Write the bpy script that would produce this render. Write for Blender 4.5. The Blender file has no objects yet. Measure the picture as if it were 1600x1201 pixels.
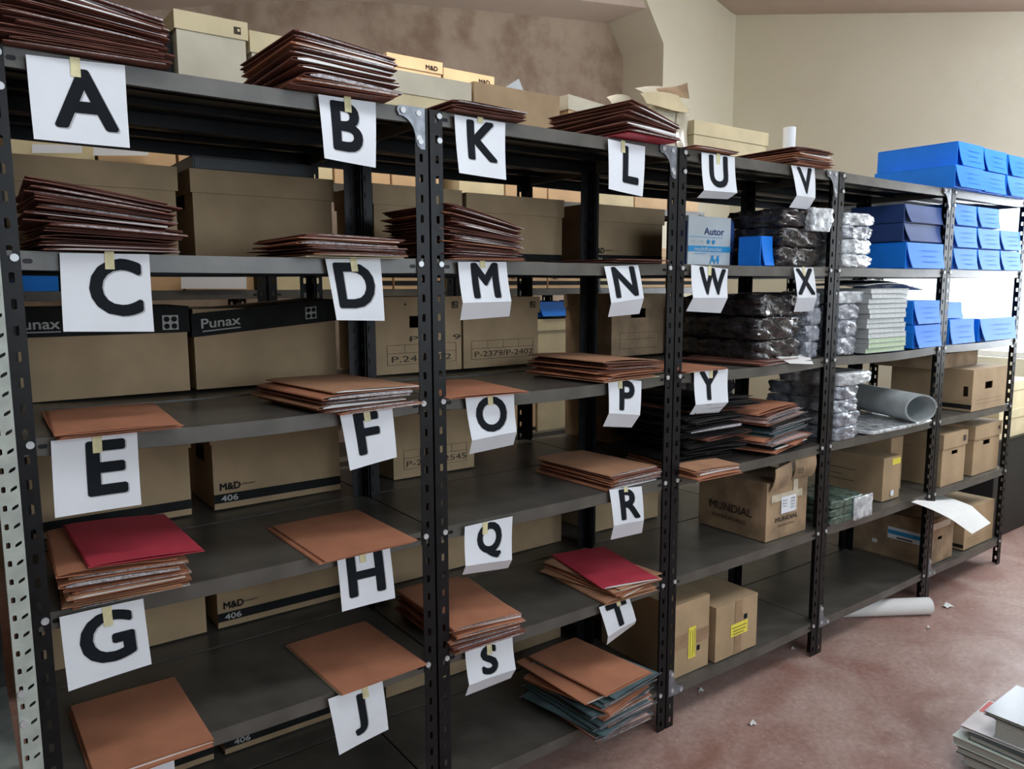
import bpy, bmesh, math, random
from mathutils import Vector, Matrix
S = bpy.context.scene
COL = S.collection
random.seed(7)

# ------------------------------------------------------------------ camera
CAM = Vector((-0.08653, -1.73776, 1.56152))
YAW, PITCH, ROLL, FPX = 0.6344, -0.1280, -0.0030, 1203.65
Fv = Vector((math.sin(YAW)*math.cos(PITCH), math.cos(YAW)*math.cos(PITCH), math.sin(PITCH)))
Rv = Vector((math.cos(YAW), -math.sin(YAW), 0)); Uv = Rv.cross(Fv)
R2 = Rv*math.cos(ROLL)+Uv*math.sin(ROLL); U2 = -Rv*math.sin(ROLL)+Uv*math.cos(ROLL)
cd = bpy.data.cameras.new('camera'); cam = bpy.data.objects.new('camera', cd); COL.objects.link(cam)
cam.matrix_world = Matrix(((R2.x, U2.x, -Fv.x, CAM.x), (R2.y, U2.y, -Fv.y, CAM.y), (R2.z, U2.z, -Fv.z, CAM.z), (0, 0, 0, 1)))
cd.sensor_width = 36; cd.lens = FPX/1600*36; cd.clip_start = .02; cd.clip_end = 100
S.camera = cam
def P(px, py, ax, v):                      # a point of the photo put at its real distance
    d = Fv+R2*((px-800)/FPX)-U2*((py-600.5)/FPX); k = 'xyz'.index(ax)
    return CAM+d*((v-CAM[k])/d[k])

# ------------------------------------------------------------------ world, light, exposure
S.view_settings.view_transform = 'Standard'; S.view_settings.look = 'None'
S.view_settings.gamma = 1; S.view_settings.exposure = -0.12; S.view_settings.use_curve_mapping = False
W = bpy.data.worlds.new('sky'); S.world = W; W.use_nodes = True
W.node_tree.nodes['Background'].inputs[0].default_value = (.80, .90, 1, 1)
W.node_tree.nodes['Background'].inputs[1].default_value = 3.0
def area(name, loc, to, sx, sy, power, col):
    l = bpy.data.lights.new(name, 'AREA'); l.shape = 'RECTANGLE'; l.size = sx; l.size_y = sy; l.energy = power; l.color = col
    o = bpy.data.objects.new(name, l); COL.objects.link(o); o.location = loc
    o.rotation_euler = (Vector(to)-Vector(loc)).to_track_quat('-Z', 'Y').to_euler(); return o
XW, YW, YC, YN, XL = 5.73, 3.30, 2.83, -3.6, -1.6       # end wall, back wall, column face, near wall, left wall
area('window_daylight_near', (1.9, YN-.12, 2.0), (1.9, 0, 1.3), 3.4, 1.5, 53, (.78, .89, 1))
area('ceiling_lamp_light_near', (1.3, -1.0, 2.80), (1.5, -.15, .8), 3.2, .26, 24, (.93, .96, 1))
area('added_fill_light_right', (4.3, -1.0, 2.93), (5.3, 1.2, 1.6), 1.6, .26, 46, (.97, .97, 1))  # added fill light, brightens the end wall and the floor at right
area('added_fill_light_aisle', (1.75, 1.10, 3.02), (1.75, 1.25, 0), 2.3, .26, 27, (1, .95, .86))  # added fill light without a known source, brightens the far boxes
area('window_daylight_end', (XW+.14, .2, 1.68), (0, .9, 1.3), 2.3, 1.2, 82, (.86, .93, 1))

# ------------------------------------------------------------------ materials
MATS = {}
def mat(name, col, rough=.6, var=.12, scale=14, bump=0, bscale=60, metal=0, coat=0, col2=None, det=4, spec=.5, trans=0, lo=.35, hi=.65):
    if name in MATS: return MATS[name]
    m = bpy.data.materials.new(name); m.use_nodes = True; nt = m.node_tree; b = nt.nodes['Principled BSDF']
    b.inputs['Roughness'].default_value = rough; b.inputs['Metallic'].default_value = metal
    b.inputs['Coat Weight'].default_value = coat; b.inputs['Specular IOR Level'].default_value = spec
    if trans: b.inputs['Alpha'].default_value = 1-trans
    tc = nt.nodes.new('ShaderNodeTexCoord'); n = nt.nodes.new('ShaderNodeTexNoise')
    n.inputs['Scale'].default_value = scale; n.inputs['Detail'].default_value = det
    nt.links.new(tc.outputs['Object'], n.inputs['Vector'])
    r = nt.nodes.new('ShaderNodeValToRGB'); nt.links.new(n.outputs[0], r.inputs[0])
    c2 = col2 or tuple(c*(1-var*1.6) for c in col)
    r.color_ramp.elements[0].position = lo; r.color_ramp.elements[1].position = hi
    r.color_ramp.elements[0].color = (*c2, 1); r.color_ramp.elements[1].color = (*[min(1, c*(1+var*.5)) for c in col], 1)
    nt.links.new(r.outputs[0], b.inputs['Base Color'])
    if bump:
        n2 = nt.nodes.new('ShaderNodeTexNoise'); n2.inputs['Scale'].default_value = bscale; n2.inputs['Detail'].default_value = 5
        nt.links.new(tc.outputs['Object'], n2.inputs['Vector'])
        bp = nt.nodes.new('ShaderNodeBump'); bp.inputs['Strength'].default_value = bump; bp.inputs['Distance'].default_value = .01
        nt.links.new(n2.outputs[0], bp.inputs['Height']); nt.links.new(bp.outputs[0], b.inputs['Normal'])
    MATS[name] = m; return m
M_black = mat('black_steel_and_shade', (.007, .0075, .009), .40, .3, 30, spec=.25)  # black posts; under the shelves the black stands in for shade
M_shelf = mat('grey_shelf_enamel', (.092, .087, .076), .34, .18, 9, .05, 40)
M_galv = mat('galvanised_steel', (.42, .47, .43), .5, .12, 25)
M_plate = mat('zinc_gusset', (.24, .26, .29), .4, .2, 40, metal=.6)
M_bolt = mat('zinc_bolt', (.50, .52, .54), .35, .1, 50, metal=.3)
M_paper = mat('white_paper', (.73, .77, .82), .75, .03, 8)
M_sheet = mat('loose_white_paper', (.72, .73, .72), .8, .03, 12)
M_ink = mat('black_print_ink', (.010, .013, .017), .8, .1, spec=.12)
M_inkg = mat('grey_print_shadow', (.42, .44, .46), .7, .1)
M_tape = mat('masking_tape', (.66, .62, .36), .6, .12, 60)
M_card = mat('brown_cardboard', (.40, .285, .165), .85, .10, 7, .04, 90)
M_card2 = mat('worn_cardboard', (.36, .25, .15), .88, .25, 9, .10, 60)
M_cream = mat('cream_board', (.66, .57, .36), .8, .08, 7, .04, 60)
M_pale = mat('pale_grey_board', (.60, .56, .44), .8, .08, 7, .04, 60)
M_tan = mat('light_tan_board', (.62, .42, .24), .8, .08, 7)
M_band = mat('black_band_print', (.015, .015, .015), .8, .2, spec=.2)
M_mark = mat('dark_pen_mark', (.05, .035, .025), .8, .1)
M_wtext = mat('grey_white_print', (.42, .42, .40), .7, .05)
M_blue = mat('blue_corrugated_plastic', (.006, .200, .80), .50, .06, 10, spec=.3)
M_navy = mat('navy_and_shaded_blue', (.02, .055, .20), .5, .1, 10)  # navy things, and blue boxes with their shade painted in
M_blueprint = mat('faded_box_print', (.01, .17, .62), .7, .1)
M_cyan = mat('cyan_print', (.03, .30, .62), .5, .05)
M_plwhite = mat('pale_wrapper_paper', (.52, .58, .62), .5, .05, 8)
M_seal = mat('clear_packing_tape', (.55, .50, .38), .16, .1, 30, coat=.6)
M_tapeb = mat('brown_packing_tape', (.33, .22, .13), .3, .1, 30)
M_yellow = mat('yellow_note', (.80, .70, .08), .7, .05)
FOLD = {
    'brown': mat('brown_folder_board', (.215, .082, .058), .75, .18, 12, .05, 50),
    'orange': mat('orange_folder_board', (.50, .21, .115), .75, .10, 9, .04, 50),
    'tan': mat('tan_folder_board', (.50, .265, .15), .75, .10, 9, .04, 50),
    'crimson': mat('crimson_folder_board', (.52, .045, .075), .6, .08, 9, .03, 50),
    'cream': mat('cream_folder_board', (.60, .56, .38), .75, .08, 9, .03, 50),
    'black': mat('black_folder_board', (.022, .020, .020), .55, .2, 12),
    'teal': mat('grey_teal_folder_board', (.09, .15, .165), .6, .15, 12),
    'pink': mat('pale_pink_paper', (.62, .42, .38), .75, .1, 30)}
M_stackpaper = mat('stacked_paper_edges', (.42, .41, .43), .8, .35, 160, col2=(.20, .18, .18))
def plastic(name, c, c2, sc=26):
    return mat(name, c, .16, .3, sc, .9, 34, coat=.5, col2=c2, det=6)
M_plblack = plastic('black_stretch_film', (.035, .032, .034), (.010, .010, .012))
M_plgrey = plastic('grey_stretch_film', (.34, .37, .42), (.10, .115, .14))
M_plclear = plastic('pale_clear_film', (.62, .66, .68), (.28, .31, .34))

# ------------------------------------------------------------------ mesh helpers
class MB:
    def __init__(s): s.v = []; s.f = []; s.mi = []; s.sm = []
    def add(s, vs, fs, mi=0, smooth=False):
        n = len(s.v); s.v += [tuple(v) for v in vs]; s.f += [tuple(i+n for i in f) for f in fs]; s.mi += [mi]*len(fs); s.sm += [smooth]*len(fs); return s
    def box(s, x0, x1, y0, y1, z0, z1, mi=0):
        vs = [(x, y, z) for z in (z0, z1) for y in (y0, y1) for x in (x0, x1)]
        return s.add(vs, [(0, 2, 3, 1), (4, 5, 7, 6), (0, 1, 5, 4), (2, 6, 7, 3), (0, 4, 6, 2), (1, 3, 7, 5)], mi)
    def grid(s, fn, nu, nv, mi=0, smooth=True, flip=False):
        vs = [fn(i/nu, j/nv) for j in range(nv+1) for i in range(nu+1)]
        fs = []
        for j in range(nv):
            for i in range(nu):
                a = j*(nu+1)+i; q = (a, a+1, a+nu+2, a+nu+1); fs.append(q[::-1] if flip else q)
        return s.add(vs, fs, mi, smooth)
    def slab(s, fn, th, nu, nv, mi=0, smooth=True):        # a thin sheet with real thickness along its normal
        n0 = len(s.v)
        g = [[Vector(fn(i/nu, j/nv)) for i in range(nu+1)] for j in range(nv+1)]
        def nrm(i, j):
            a = g[j][min(i+1, nu)]-g[j][max(i-1, 0)]; b = g[min(j+1, nv)][i]-g[max(j-1, 0)][i]
            c = a.cross(b); return c.normalized() if c.length > 1e-12 else Vector((0, 0, 1))
        top = [g[j][i]+nrm(i, j)*th/2 for j in range(nv+1) for i in range(nu+1)]
        bot = [g[j][i]-nrm(i, j)*th/2 for j in range(nv+1) for i in range(nu+1)]
        N = len(top); fs = []
        for j in range(nv):
            for i in range(nu):
                a = j*(nu+1)+i; fs.append((a, a+1, a+nu+2, a+nu+1)); fs.append((a+N, a+nu+1+N, a+nu+2+N, a+1+N))
        s.add(top+bot, fs, mi, smooth)
        rim = [i for i in range(nu)]+[j*(nu+1)+nu for j in range(nv)]+[nv*(nu+1)+i for i in range(nu, 0, -1)]+[j*(nu+1) for j in range(nv, 0, -1)]
        rf = []
        for k in range(len(rim)):
            rf.append((2*k, 2*k+1, 2*((k+1) % len(rim))+1, 2*((k+1) % len(rim))))
        both = top+bot; rv = []
        for a in rim: rv += [both[a], both[a+N]]
        return s.add(rv, rf, mi, False)
    def tube(s, p0, p1, r, n=10, mi=0, cap=True, r1=None):
        p0, p1 = Vector(p0), Vector(p1); d = (p1-p0).normalized(); r1 = r if r1 is None else r1
        a = d.orthogonal().normalized(); b = d.cross(a)
        ring = lambda p, rr: [p+a*rr*math.cos(2*math.pi*k/n)+b*rr*math.sin(2*math.pi*k/n) for k in range(n)]
        fs = [(k, (k+1) % n, n+(k+1) % n, n+k) for k in range(n)]
        s.add(ring(p0, r)+ring(p1, r1), fs, mi, True)
        if cap:
            s.add(ring(p0, r), [tuple(range(n))[::-1]], mi); s.add(ring(p1, r1), [tuple(range(n))], mi)
        return s
    def prism(s, pts, y0, y1, mi=0):                       # polygon in xz, extruded along y
        n = len(pts); vs = [(x, y0, z) for x, z in pts]+[(x, y1, z) for x, z in pts]
        return s.add(vs, [tuple(range(n)), tuple(range(n, 2*n))[::-1]]+[(k, n+k, n+(k+1) % n, (k+1) % n) for k in range(n)], mi)
    def perf(s, O, U, V, u0, u1, v0, v1, hole, mi=0):      # cell of a perforated strip: rectangle with an 8-point hole
        um, vm = (u0+u1)/2, (v0+v1)/2
        out = [(u0, v0), (um, v0), (u1, v0), (u1, vm), (u1, v1), (um, v1), (u0, v1), (u0, vm)]
        vs = [O+U*a+V*b for a, b in out]+[O+U*a+V*b for a, b in hole]
        return s.add(vs, [(k, (k+1) % 8, 8+(k+1) % 8, 8+k) for k in range(8)], mi)
    def mesh(s, name, mats, off=(0, 0, 0)):
        me = bpy.data.meshes.new(name); o = Vector(off)
        me.from_pydata([Vector(v)-o for v in s.v], [], s.f)
        for m in (mats if isinstance(mats, (list, tuple)) else [mats]): me.materials.append(m)
        me.polygons.foreach_set('material_index', s.mi); me.polygons.foreach_set('use_smooth', s.sm); me.update(); return me
    def build(s, name, mats, parent=None, off=None, loc=(0, 0, 0), rot=(0, 0, 0)):
        if off is None: off = parent.location if parent is not None and parent.parent is None else (0, 0, 0)
        return link(name, s.mesh(name, mats, off), parent, loc, rot)
def link(name, me, parent=None, loc=(0, 0, 0), rot=(0, 0, 0)):
    o = bpy.data.objects.new(name, me); COL.objects.link(o); o.parent = parent; o.location = loc; o.rotation_euler = rot; return o
def tag(o, label=None, cat=None, group=None, kind=None):
    if label: o['label'] = label
    if cat: o['category'] = cat
    if group: o['group'] = group
    if kind: o['kind'] = kind
    return o
def empty(name, loc, label, cat, group=None, rz=0):
    o = bpy.data.objects.new(name, None); COL.objects.link(o); o.location = loc; o.rotation_euler = (0, 0, rz); o.empty_display_size = .05
    return tag(o, label, cat, group)
def solid(o, th=.0018, off=-1):
    m = o.modifiers.new('thickness', 'SOLIDIFY'); m.thickness = th; m.offset = off; return o
def bevel(o, w=.002, n=2):
    m = o.modifiers.new('bevel', 'BEVEL'); m.width = w; m.segments = n; m.limit_method = 'ANGLE'; return o

TXT = {}
def text2d(s, bold=0, italic=0, cut=False):
    k = (s, bold, italic, cut)
    if k not in TXT:
        c = bpy.data.curves.new('t', 'FONT'); c.body = s; c.offset = bold; c.shear = italic; c.resolution_u = 4
        o = bpy.data.objects.new('t', c); COL.objects.link(o)
        bpy.context.view_layer.update()
        me = bpy.data.meshes.new_from_object(o.evaluated_get(bpy.context.evaluated_depsgraph_get()))
        if cut:
            bm = bmesh.new(); bm.from_mesh(me)
            xs = [v.co.x for v in bm.verts]; ys = [v.co.y for v in bm.verts]
            for q in range(1, 10):
                for co, no in (((min(xs)+(max(xs)-min(xs))*q/10, 0, 0), (1, 0, 0)), ((0, min(ys)+(max(ys)-min(ys))*q/10, 0), (0, 1, 0))):
                    bmesh.ops.bisect_plane(bm, geom=bm.verts[:]+bm.edges[:]+bm.faces[:], plane_co=co, plane_no=no)
            bm.to_mesh(me); bm.free()
        vs = [(v.co.x, v.co.y) for v in me.vertices]; fs = [tuple(p.vertices) for p in me.polygons]
        bpy.data.objects.remove(o); bpy.data.curves.remove(c); bpy.data.meshes.remove(me)
        xs = [v[0] for v in vs]; ys = [v[1] for v in vs]
        TXT[k] = (vs, fs, min(xs), max(xs), min(ys), max(ys))
    return TXT[k]
def text_on(mb, s, O, U, V, h, w=None, bold=0, mi=0, italic=0):     # text of height h (width w) on the plane O,U,V, real coordinates
    vs, fs, x0, x1, y0, y1 = text2d(s, 0, italic); k = h/(y1-y0); kw = k if w is None else w/(x1-x0); b = h*bold*1.6
    for q in range(8 if bold else 1):
        a, c = (b*math.cos(q*math.pi/4), b*math.sin(q*math.pi/4)) if bold else (0, 0)
        mb.add([O+U.cross(V)*(5e-5*q)+U*((x-x0)*kw+a)+V*((y-y0)*k+c) for x, y in vs], fs, mi)
    return mb
X, Y, Z = Vector((1, 0, 0)), Vector((0, 1, 0)), Vector((0, 0, 1))
def rect_on(mb, O, U, V, a0, a1, b0, b1, mi=0):
    return mb.add([O+U*a0+V*b0, O+U*a1+V*b0, O+U*a1+V*b1, O+U*a0+V*b1], [(0, 1, 2, 3)], mi)

# ------------------------------------------------------------------ the room
def wall_mat(name, base, stain, sc, lo, hi, second=None):
    m = bpy.data.materials.new(name); m.use_nodes = True; nt = m.node_tree; b = nt.nodes['Principled BSDF']; b.inputs['Roughness'].default_value = .85
    tc = nt.nodes.new('ShaderNodeTexCoord')
    def noise(s, d, l, h, c0, c1):
        n = nt.nodes.new('ShaderNodeTexNoise'); n.inputs['Scale'].default_value = s; n.inputs['Detail'].default_value = d; n.inputs['Roughness'].default_value = .65
        nt.links.new(tc.outputs['Object'], n.inputs['Vector']); r = nt.nodes.new('ShaderNodeValToRGB'); nt.links.new(n.outputs[0], r.inputs[0])
        r.color_ramp.elements[0].position = l; r.color_ramp.elements[1].position = h
        r.color_ramp.elements[0].color = (*c0, 1); r.color_ramp.elements[1].color = (*c1, 1); return r
    a = noise(sc, 8, lo, hi, stain, base); last = a.outputs[0]
    if second:
        r2 = noise(second[0], 10, second[1], second[2], second[3], (1, 1, 1))
        mx = nt.nodes.new('ShaderNodeMix'); mx.data_type = 'RGBA'; mx.blend_type = 'MULTIPLY'; mx.inputs[0].default_value = 1
        nt.links.new(last, mx.inputs[6]); nt.links.new(r2.outputs[0], mx.inputs[7]); last = mx.outputs[2]
    nt.links.new(last, b.inputs['Base Color'])
    n = nt.nodes.new('ShaderNodeTexNoise'); n.inputs['Scale'].default_value = 9; n.inputs['Detail'].default_value = 8
    nt.links.new(tc.outputs['Object'], n.inputs['Vector']); bp = nt.nodes.new('ShaderNodeBump'); bp.inputs['Strength'].default_value = .25; bp.inputs['Distance'].default_value = .02
    nt.links.new(n.outputs[0], bp.inputs['Height']); nt.links.new(bp.outputs[0], b.inputs['Normal']); return m
M_wb = wall_mat('stained_shaded_plaster', (.44, .35, .265), (.33, .25, .185), 1.6, .35, .65, (3.2, .34, .52, (.76, .70, .66)))  # brown base holds dirt and painted-in shade; random patches are stains
M_we = wall_mat('cream_wall_paint', (.82, .79, .64), (.76, .72, .57), 1.2, .3, .7)
M_ce = wall_mat('pinkish_ceiling_paint', (.60, .49, .42), (.54, .43, .36), .9, .3, .7)
def floor_mat():
    m = bpy.data.materials.new('worn_red_floor'); m.use_nodes = True; nt = m.node_tree; b = nt.nodes['Principled BSDF']
    tc = nt.nodes.new('ShaderNodeTexCoord')
    def ramp(src, l, h, c0, c1):
        r = nt.nodes.new('ShaderNodeValToRGB'); nt.links.new(src, r.inputs[0]); r.color_ramp.elements[0].position = l; r.color_ramp.elements[1].position = h
        r.color_ramp.elements[0].color = (*c0, 1); r.color_ramp.elements[1].color = (*c1, 1); return r
    def noise(s, d, dist=0):
        n = nt.nodes.new('ShaderNodeTexNoise'); n.inputs['Scale'].default_value = s; n.inputs['Detail'].default_value = d; n.inputs['Distortion'].default_value = dist
        nt.links.new(tc.outputs['Object'], n.inputs['Vector']); return n
    big = ramp(noise(2.6, 11, 1.2).outputs[0], .36, .66, (.30, .165, .135), (.43, .305, .27))
    fine = ramp(noise(46, 4).outputs[0], .3, .75, (.80, .78, .76), (1.12, 1.12, 1.12))
    mx = nt.nodes.new('ShaderNodeMix'); mx.data_type = 'RGBA'; mx.blend_type = 'MULTIPLY'; mx.inputs[0].default_value = 1
    nt.links.new(big.outputs[0], mx.inputs[6]); nt.links.new(fine.outputs[0], mx.inputs[7])
    vo = nt.nodes.new('ShaderNodeTexVoronoi'); vo.inputs['Scale'].default_value = 70; nt.links.new(tc.outputs['Object'], vo.inputs['Vector'])
    sp = ramp(vo.outputs['Distance'], .14, .26, (1, 1, 1), (0, 0, 0))
    msk = ramp(noise(14, 6).outputs[0], .52, .60, (0, 0, 0), (.8, .8, .8))
    mul = nt.nodes.new('ShaderNodeMath'); mul.operation = 'MULTIPLY'; nt.links.new(sp.outputs[0], mul.inputs[0]); nt.links.new(msk.outputs[0], mul.inputs[1])
    m2 = nt.nodes.new('ShaderNodeMix'); m2.data_type = 'RGBA'; nt.links.new(mul.outputs[0], m2.inputs[0]); nt.links.new(mx.outputs[2], m2.inputs[6]); m2.inputs[7].default_value = (.60, .42, .34, 1)
    nt.links.new(m2.outputs[2], b.inputs['Base Color'])
    rr = ramp(noise(5, 5).outputs[0], .3, .7, (.34, .34, .34), (.58, .58, .58)); nt.links.new(rr.outputs[0], b.inputs['Roughness'])
    bp = nt.nodes.new('ShaderNodeBump'); bp.inputs['Strength'].default_value = .2; bp.inputs['Distance'].default_value = .01
    nt.links.new(noise(22, 6).outputs[0], bp.inputs['Height']); nt.links.new(bp.outputs[0], b.inputs['Normal']); return m
def struct(name, mb, m): o = mb.build(name, m); o['kind'] = 'structure'; return o
struct('floor', MB().box(XL-.2, XW+.2, YN-.2, YW+.2, -.1, 0), floor_mat())
# ceiling: low curved roof, rising to the right, falling towards the end window wall
prof = [P(a, b, 'y', YW) for a, b in ((225, 17), (400, 1), (575, 2), (750, 16), (960, 37))]
knots = [(XL-.3, 2.75)]+[(p.x, p.z) for p in prof]+[(XW+.3, P(1150, 25, 'y', YC).z+.03)]
def zb(x):
    for (xa, za), (xb, zc) in zip(knots, knots[1:]):
        if x <= xb: return za+(zc-za)*(x-xa)/(xb-xa)
    return knots[-1][1]
kend = (P(1150, 25, 'x', XW).z-P(1600, 20, 'x', XW).z)/(P(1150, 25, 'x', XW).y-P(1600, 20, 'x', XW).y)
_ra, _rb = P(1150, 25, 'y', YC), P(1120, 0, 'y', YC); RS = (_rb.z-_ra.z)/(_rb.x-_ra.x)
def zfront(x):
    if x > 3.9: return max(min(5.1, _ra.z+RS*(x-_ra.x)), zb(x))
    t = max(0, min(1, (x-1.2)/2.7)); t = t*t*(3-2*t)
    return zb(x)*(1-t)+max(min(5.1, _ra.z+RS*(3.9-_ra.x)), zb(3.9))*t
def zc(x, y):
    if y >= YC: return zb(x)
    t = max(0, min(1, (x-3.4)/2.3)); t = t*t*(3-2*t)
    return zfront(x)-kend*t*(YC-y)
ux = lambda u: XL-.2+(XW+.4-XL)*u
ceil = MB().slab(lambda u, v: (ux(u), YN-.2+(YC-YN+.2)*v, zc(ux(u), YN-.2+(YC-.001-YN+.2)*v)+.05), .1, 60, 36)
ceil.slab(lambda u, v: (ux(u), YC+.03+(YW-YC+.2)*v, zb(ux(u))+.05), .1, 60, 3)
ceil.slab(lambda u, v: (ux(u), YC+.08, zb(ux(u))+.04+max(0, zfront(ux(u))-zb(ux(u)))*v), .08, 60, 1)
struct('ceiling', ceil, M_ce)
struct('wall_back', MB().box(XL-.2, XW+.2, YW, YW+.15, 0, 5.4), M_wb)
WY0, WY1, WZ0, WZ1 = -1.1, 1.46, 1.06, 2.30
we = MB().box(XW, XW+.18, YN-.2, WY0, 0, 5.4).box(XW, XW+.18, WY1, YW+.2, 0, 5.4).box(XW, XW+.18, WY0, WY1, 0, WZ0).box(XW, XW+.18, WY0, WY1, WZ1, 5.4)
struct('wall_right', we, M_we)
struct('wall_left', MB().box(XL-.15, XL, YN-.2, YW+.2, 0, 5.4), M_wb)
wn = MB().box(XL-.2, .1, YN-.15, YN, 0, 5.4).box(3.7, XW+.2, YN-.15, YN, 0, 5.4).box(.1, 3.7, YN-.15, YN, 0, 1.15).box(.1, 3.7, YN-.15, YN, 2.75, 5.4)
struct('wall_front', wn, M_we)
# concrete frame: pier with a haunch running up into a beam
a0 = P(1037, 68, 'y', YC); a1 = P(1010, 0, 'y', YC); sl = (a1-a0)/(a1.z-a0.z)
top = 5.4; ax = a0.x+sl.x*(top-a0.z)
struct('trim_1', MB().prism([(a0.x, 0), (a0.x, a0.z), (ax, top), (XW+.02, top), (XW+.02, 0)], YC, YW+.05), M_we)
M_glass = bpy.data.materials.new('window_glass'); M_glass.use_nodes = True
_nt = M_glass.node_tree; _nt.nodes.clear(); _o = _nt.nodes.new('ShaderNodeOutputMaterial'); _m = _nt.nodes.new('ShaderNodeMixShader'); _t = _nt.nodes.new('ShaderNodeBsdfTransparent'); _g = _nt.nodes.new('ShaderNodeBsdfGlossy')
_g.inputs['Roughness'].default_value = .05; _m.inputs[0].default_value = .06
_nt.links.new(_t.outputs[0], _m.inputs[1]); _nt.links.new(_g.outputs[0], _m.inputs[2]); _nt.links.new(_m.outputs[0], _o.inputs[0])
M_frame = mat('white_window_frame', (.7, .7, .68), .5, .05)
wf = MB()
for y in (WY0, (WY0+WY1)/2-.02, WY1-.04): wf.box(XW+.05, XW+.09, y, y+.04, WZ0, WZ1)
wf.box(XW+.05, XW+.09, WY0, WY1, WZ0, WZ0+.04).box(XW+.05, XW+.09, WY0, WY1, WZ1-.04, WZ1)
w1 = struct('window_1', wf, M_frame); MB().box(XW+.065, XW+.07, WY0+.03, WY1-.03, WZ0+.03, WZ1-.03).build('pane', M_glass, w1)
wf = MB()
for x in (.1, 1.28, 2.46, 3.66): wf.box(x, x+.04, YN-.10, YN-.06, 1.15, 2.75)
wf.box(.1, 3.7, YN-.10, YN-.06, 1.15, 1.19).box(.1, 3.7, YN-.10, YN-.06, 2.71, 2.75)
w2 = struct('window_2', wf, M_frame); MB().box(.13, 3.67, YN-.085, YN-.08, 1.18, 2.72).build('pane', M_glass, w2)

# ------------------------------------------------------------------ slotted-angle shelving
XB = [0.0, .9335, 1.86, 2.79, 3.735, 4.60]               # bay boundaries of the front row
ZB = [1.986, 1.616, 1.257, .899, .538, .136]             # bolt heights of the six shelves
ZT = [z+.014 for z in ZB]                                # shelf tops
D1 = .425
HOLE = lambda cx, cy, w, h: [(cx-w, cy-h), (cx, cy-h-w*.4), (cx+w, cy-h), (cx+w, cy), (cx+w, cy+h), (cx, cy+h+w*.4), (cx-w, cy+h), (cx-w, cy)]
_pm = {}
def post_mesh(sx, sy, H=2.0, plain=False):               # an L angle; sx/sy: directions its flanges run from the outer corner
    k = (sx, sy, H, plain)
    if k in _pm: return _pm[k]
    mb = MB(); w = .037; n = int(H/.05); o = Vector((0, 0, 0))
    for i in range(n):
        z0, z1 = i*.05, (i+1)*.05
        mb.perf(o, X*sx, Z, 0, w, z0, z1, HOLE(w*.55, (z0+z1)/2+.004, .0048, .0085))
        mb.perf(o, Y*sy, Z, 0, w, z0, z1, HOLE(w*.55, (z0+z1)/2+.004, .0048, .0085))
    me = mb.mesh('post', M_black); _pm[k] = me; return me
_boltme = MB().tube((0, 0, 0), (0, -.004, 0), .0075, 10).mesh('bolt', M_bolt)
def shelf_mesh(w, d, sag=0, lip=.036, n=14):
    mb = MB(); sg = lambda u: -sag*(1-(2*u-1)**2)
    mb.slab(lambda u, v: (w*u, d*v, sg(u)-.0006), .0012, n, 1, smooth=False)
    mb.slab(lambda u, v: (.004+(w-.008)*u, .004+(d-.008)*v, sg(u)-.0022), .0012, n, 1, 1, smooth=False)  # underside sheet in black, shade put into its colour
    for y, s in ((0, 1), (d, -1)):                       # front and back lips with a return flange; back lip blackened as shade
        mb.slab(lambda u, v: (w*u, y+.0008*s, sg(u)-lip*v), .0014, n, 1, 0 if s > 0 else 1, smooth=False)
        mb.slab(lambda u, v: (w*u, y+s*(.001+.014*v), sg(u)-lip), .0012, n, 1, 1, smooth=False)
    for x, s in ((0, 1), (w, -1)):
        mb.slab(lambda u, v: (x+.0008*s, d*u, -lip*v), .0014, 1, 1)
    for y in (d*.33, d*.66):                             # stiffening ribs under the pan, their shade painted black
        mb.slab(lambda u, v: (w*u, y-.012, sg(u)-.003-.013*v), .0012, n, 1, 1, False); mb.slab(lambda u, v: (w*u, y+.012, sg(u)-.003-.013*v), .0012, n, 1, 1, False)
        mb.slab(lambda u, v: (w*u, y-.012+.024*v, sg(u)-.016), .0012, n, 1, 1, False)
    for x in (.048, w-.048):                             # punched slots near the lip ends
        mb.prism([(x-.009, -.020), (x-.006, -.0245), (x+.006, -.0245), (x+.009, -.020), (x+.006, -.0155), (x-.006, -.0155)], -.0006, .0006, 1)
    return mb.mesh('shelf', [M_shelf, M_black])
def gusset(sx, up):                                      # curved corner plate
    pts = [(0, 0), (.074, 0)]
    pts += [(.078, -.012), (.072, -.024)]
    for k in range(7):
        a = math.pi/2*k/6; pts.append((.072-.046*math.sin(a), -.024-.056*(1-math.cos(a))))
    pts += [(.020, -.094), (.012, -.100), (0, -.100)]
    pts = [(sx*x, z*up) for x, z in pts]
    return MB().prism(pts, -.0035, -.002)
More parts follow.
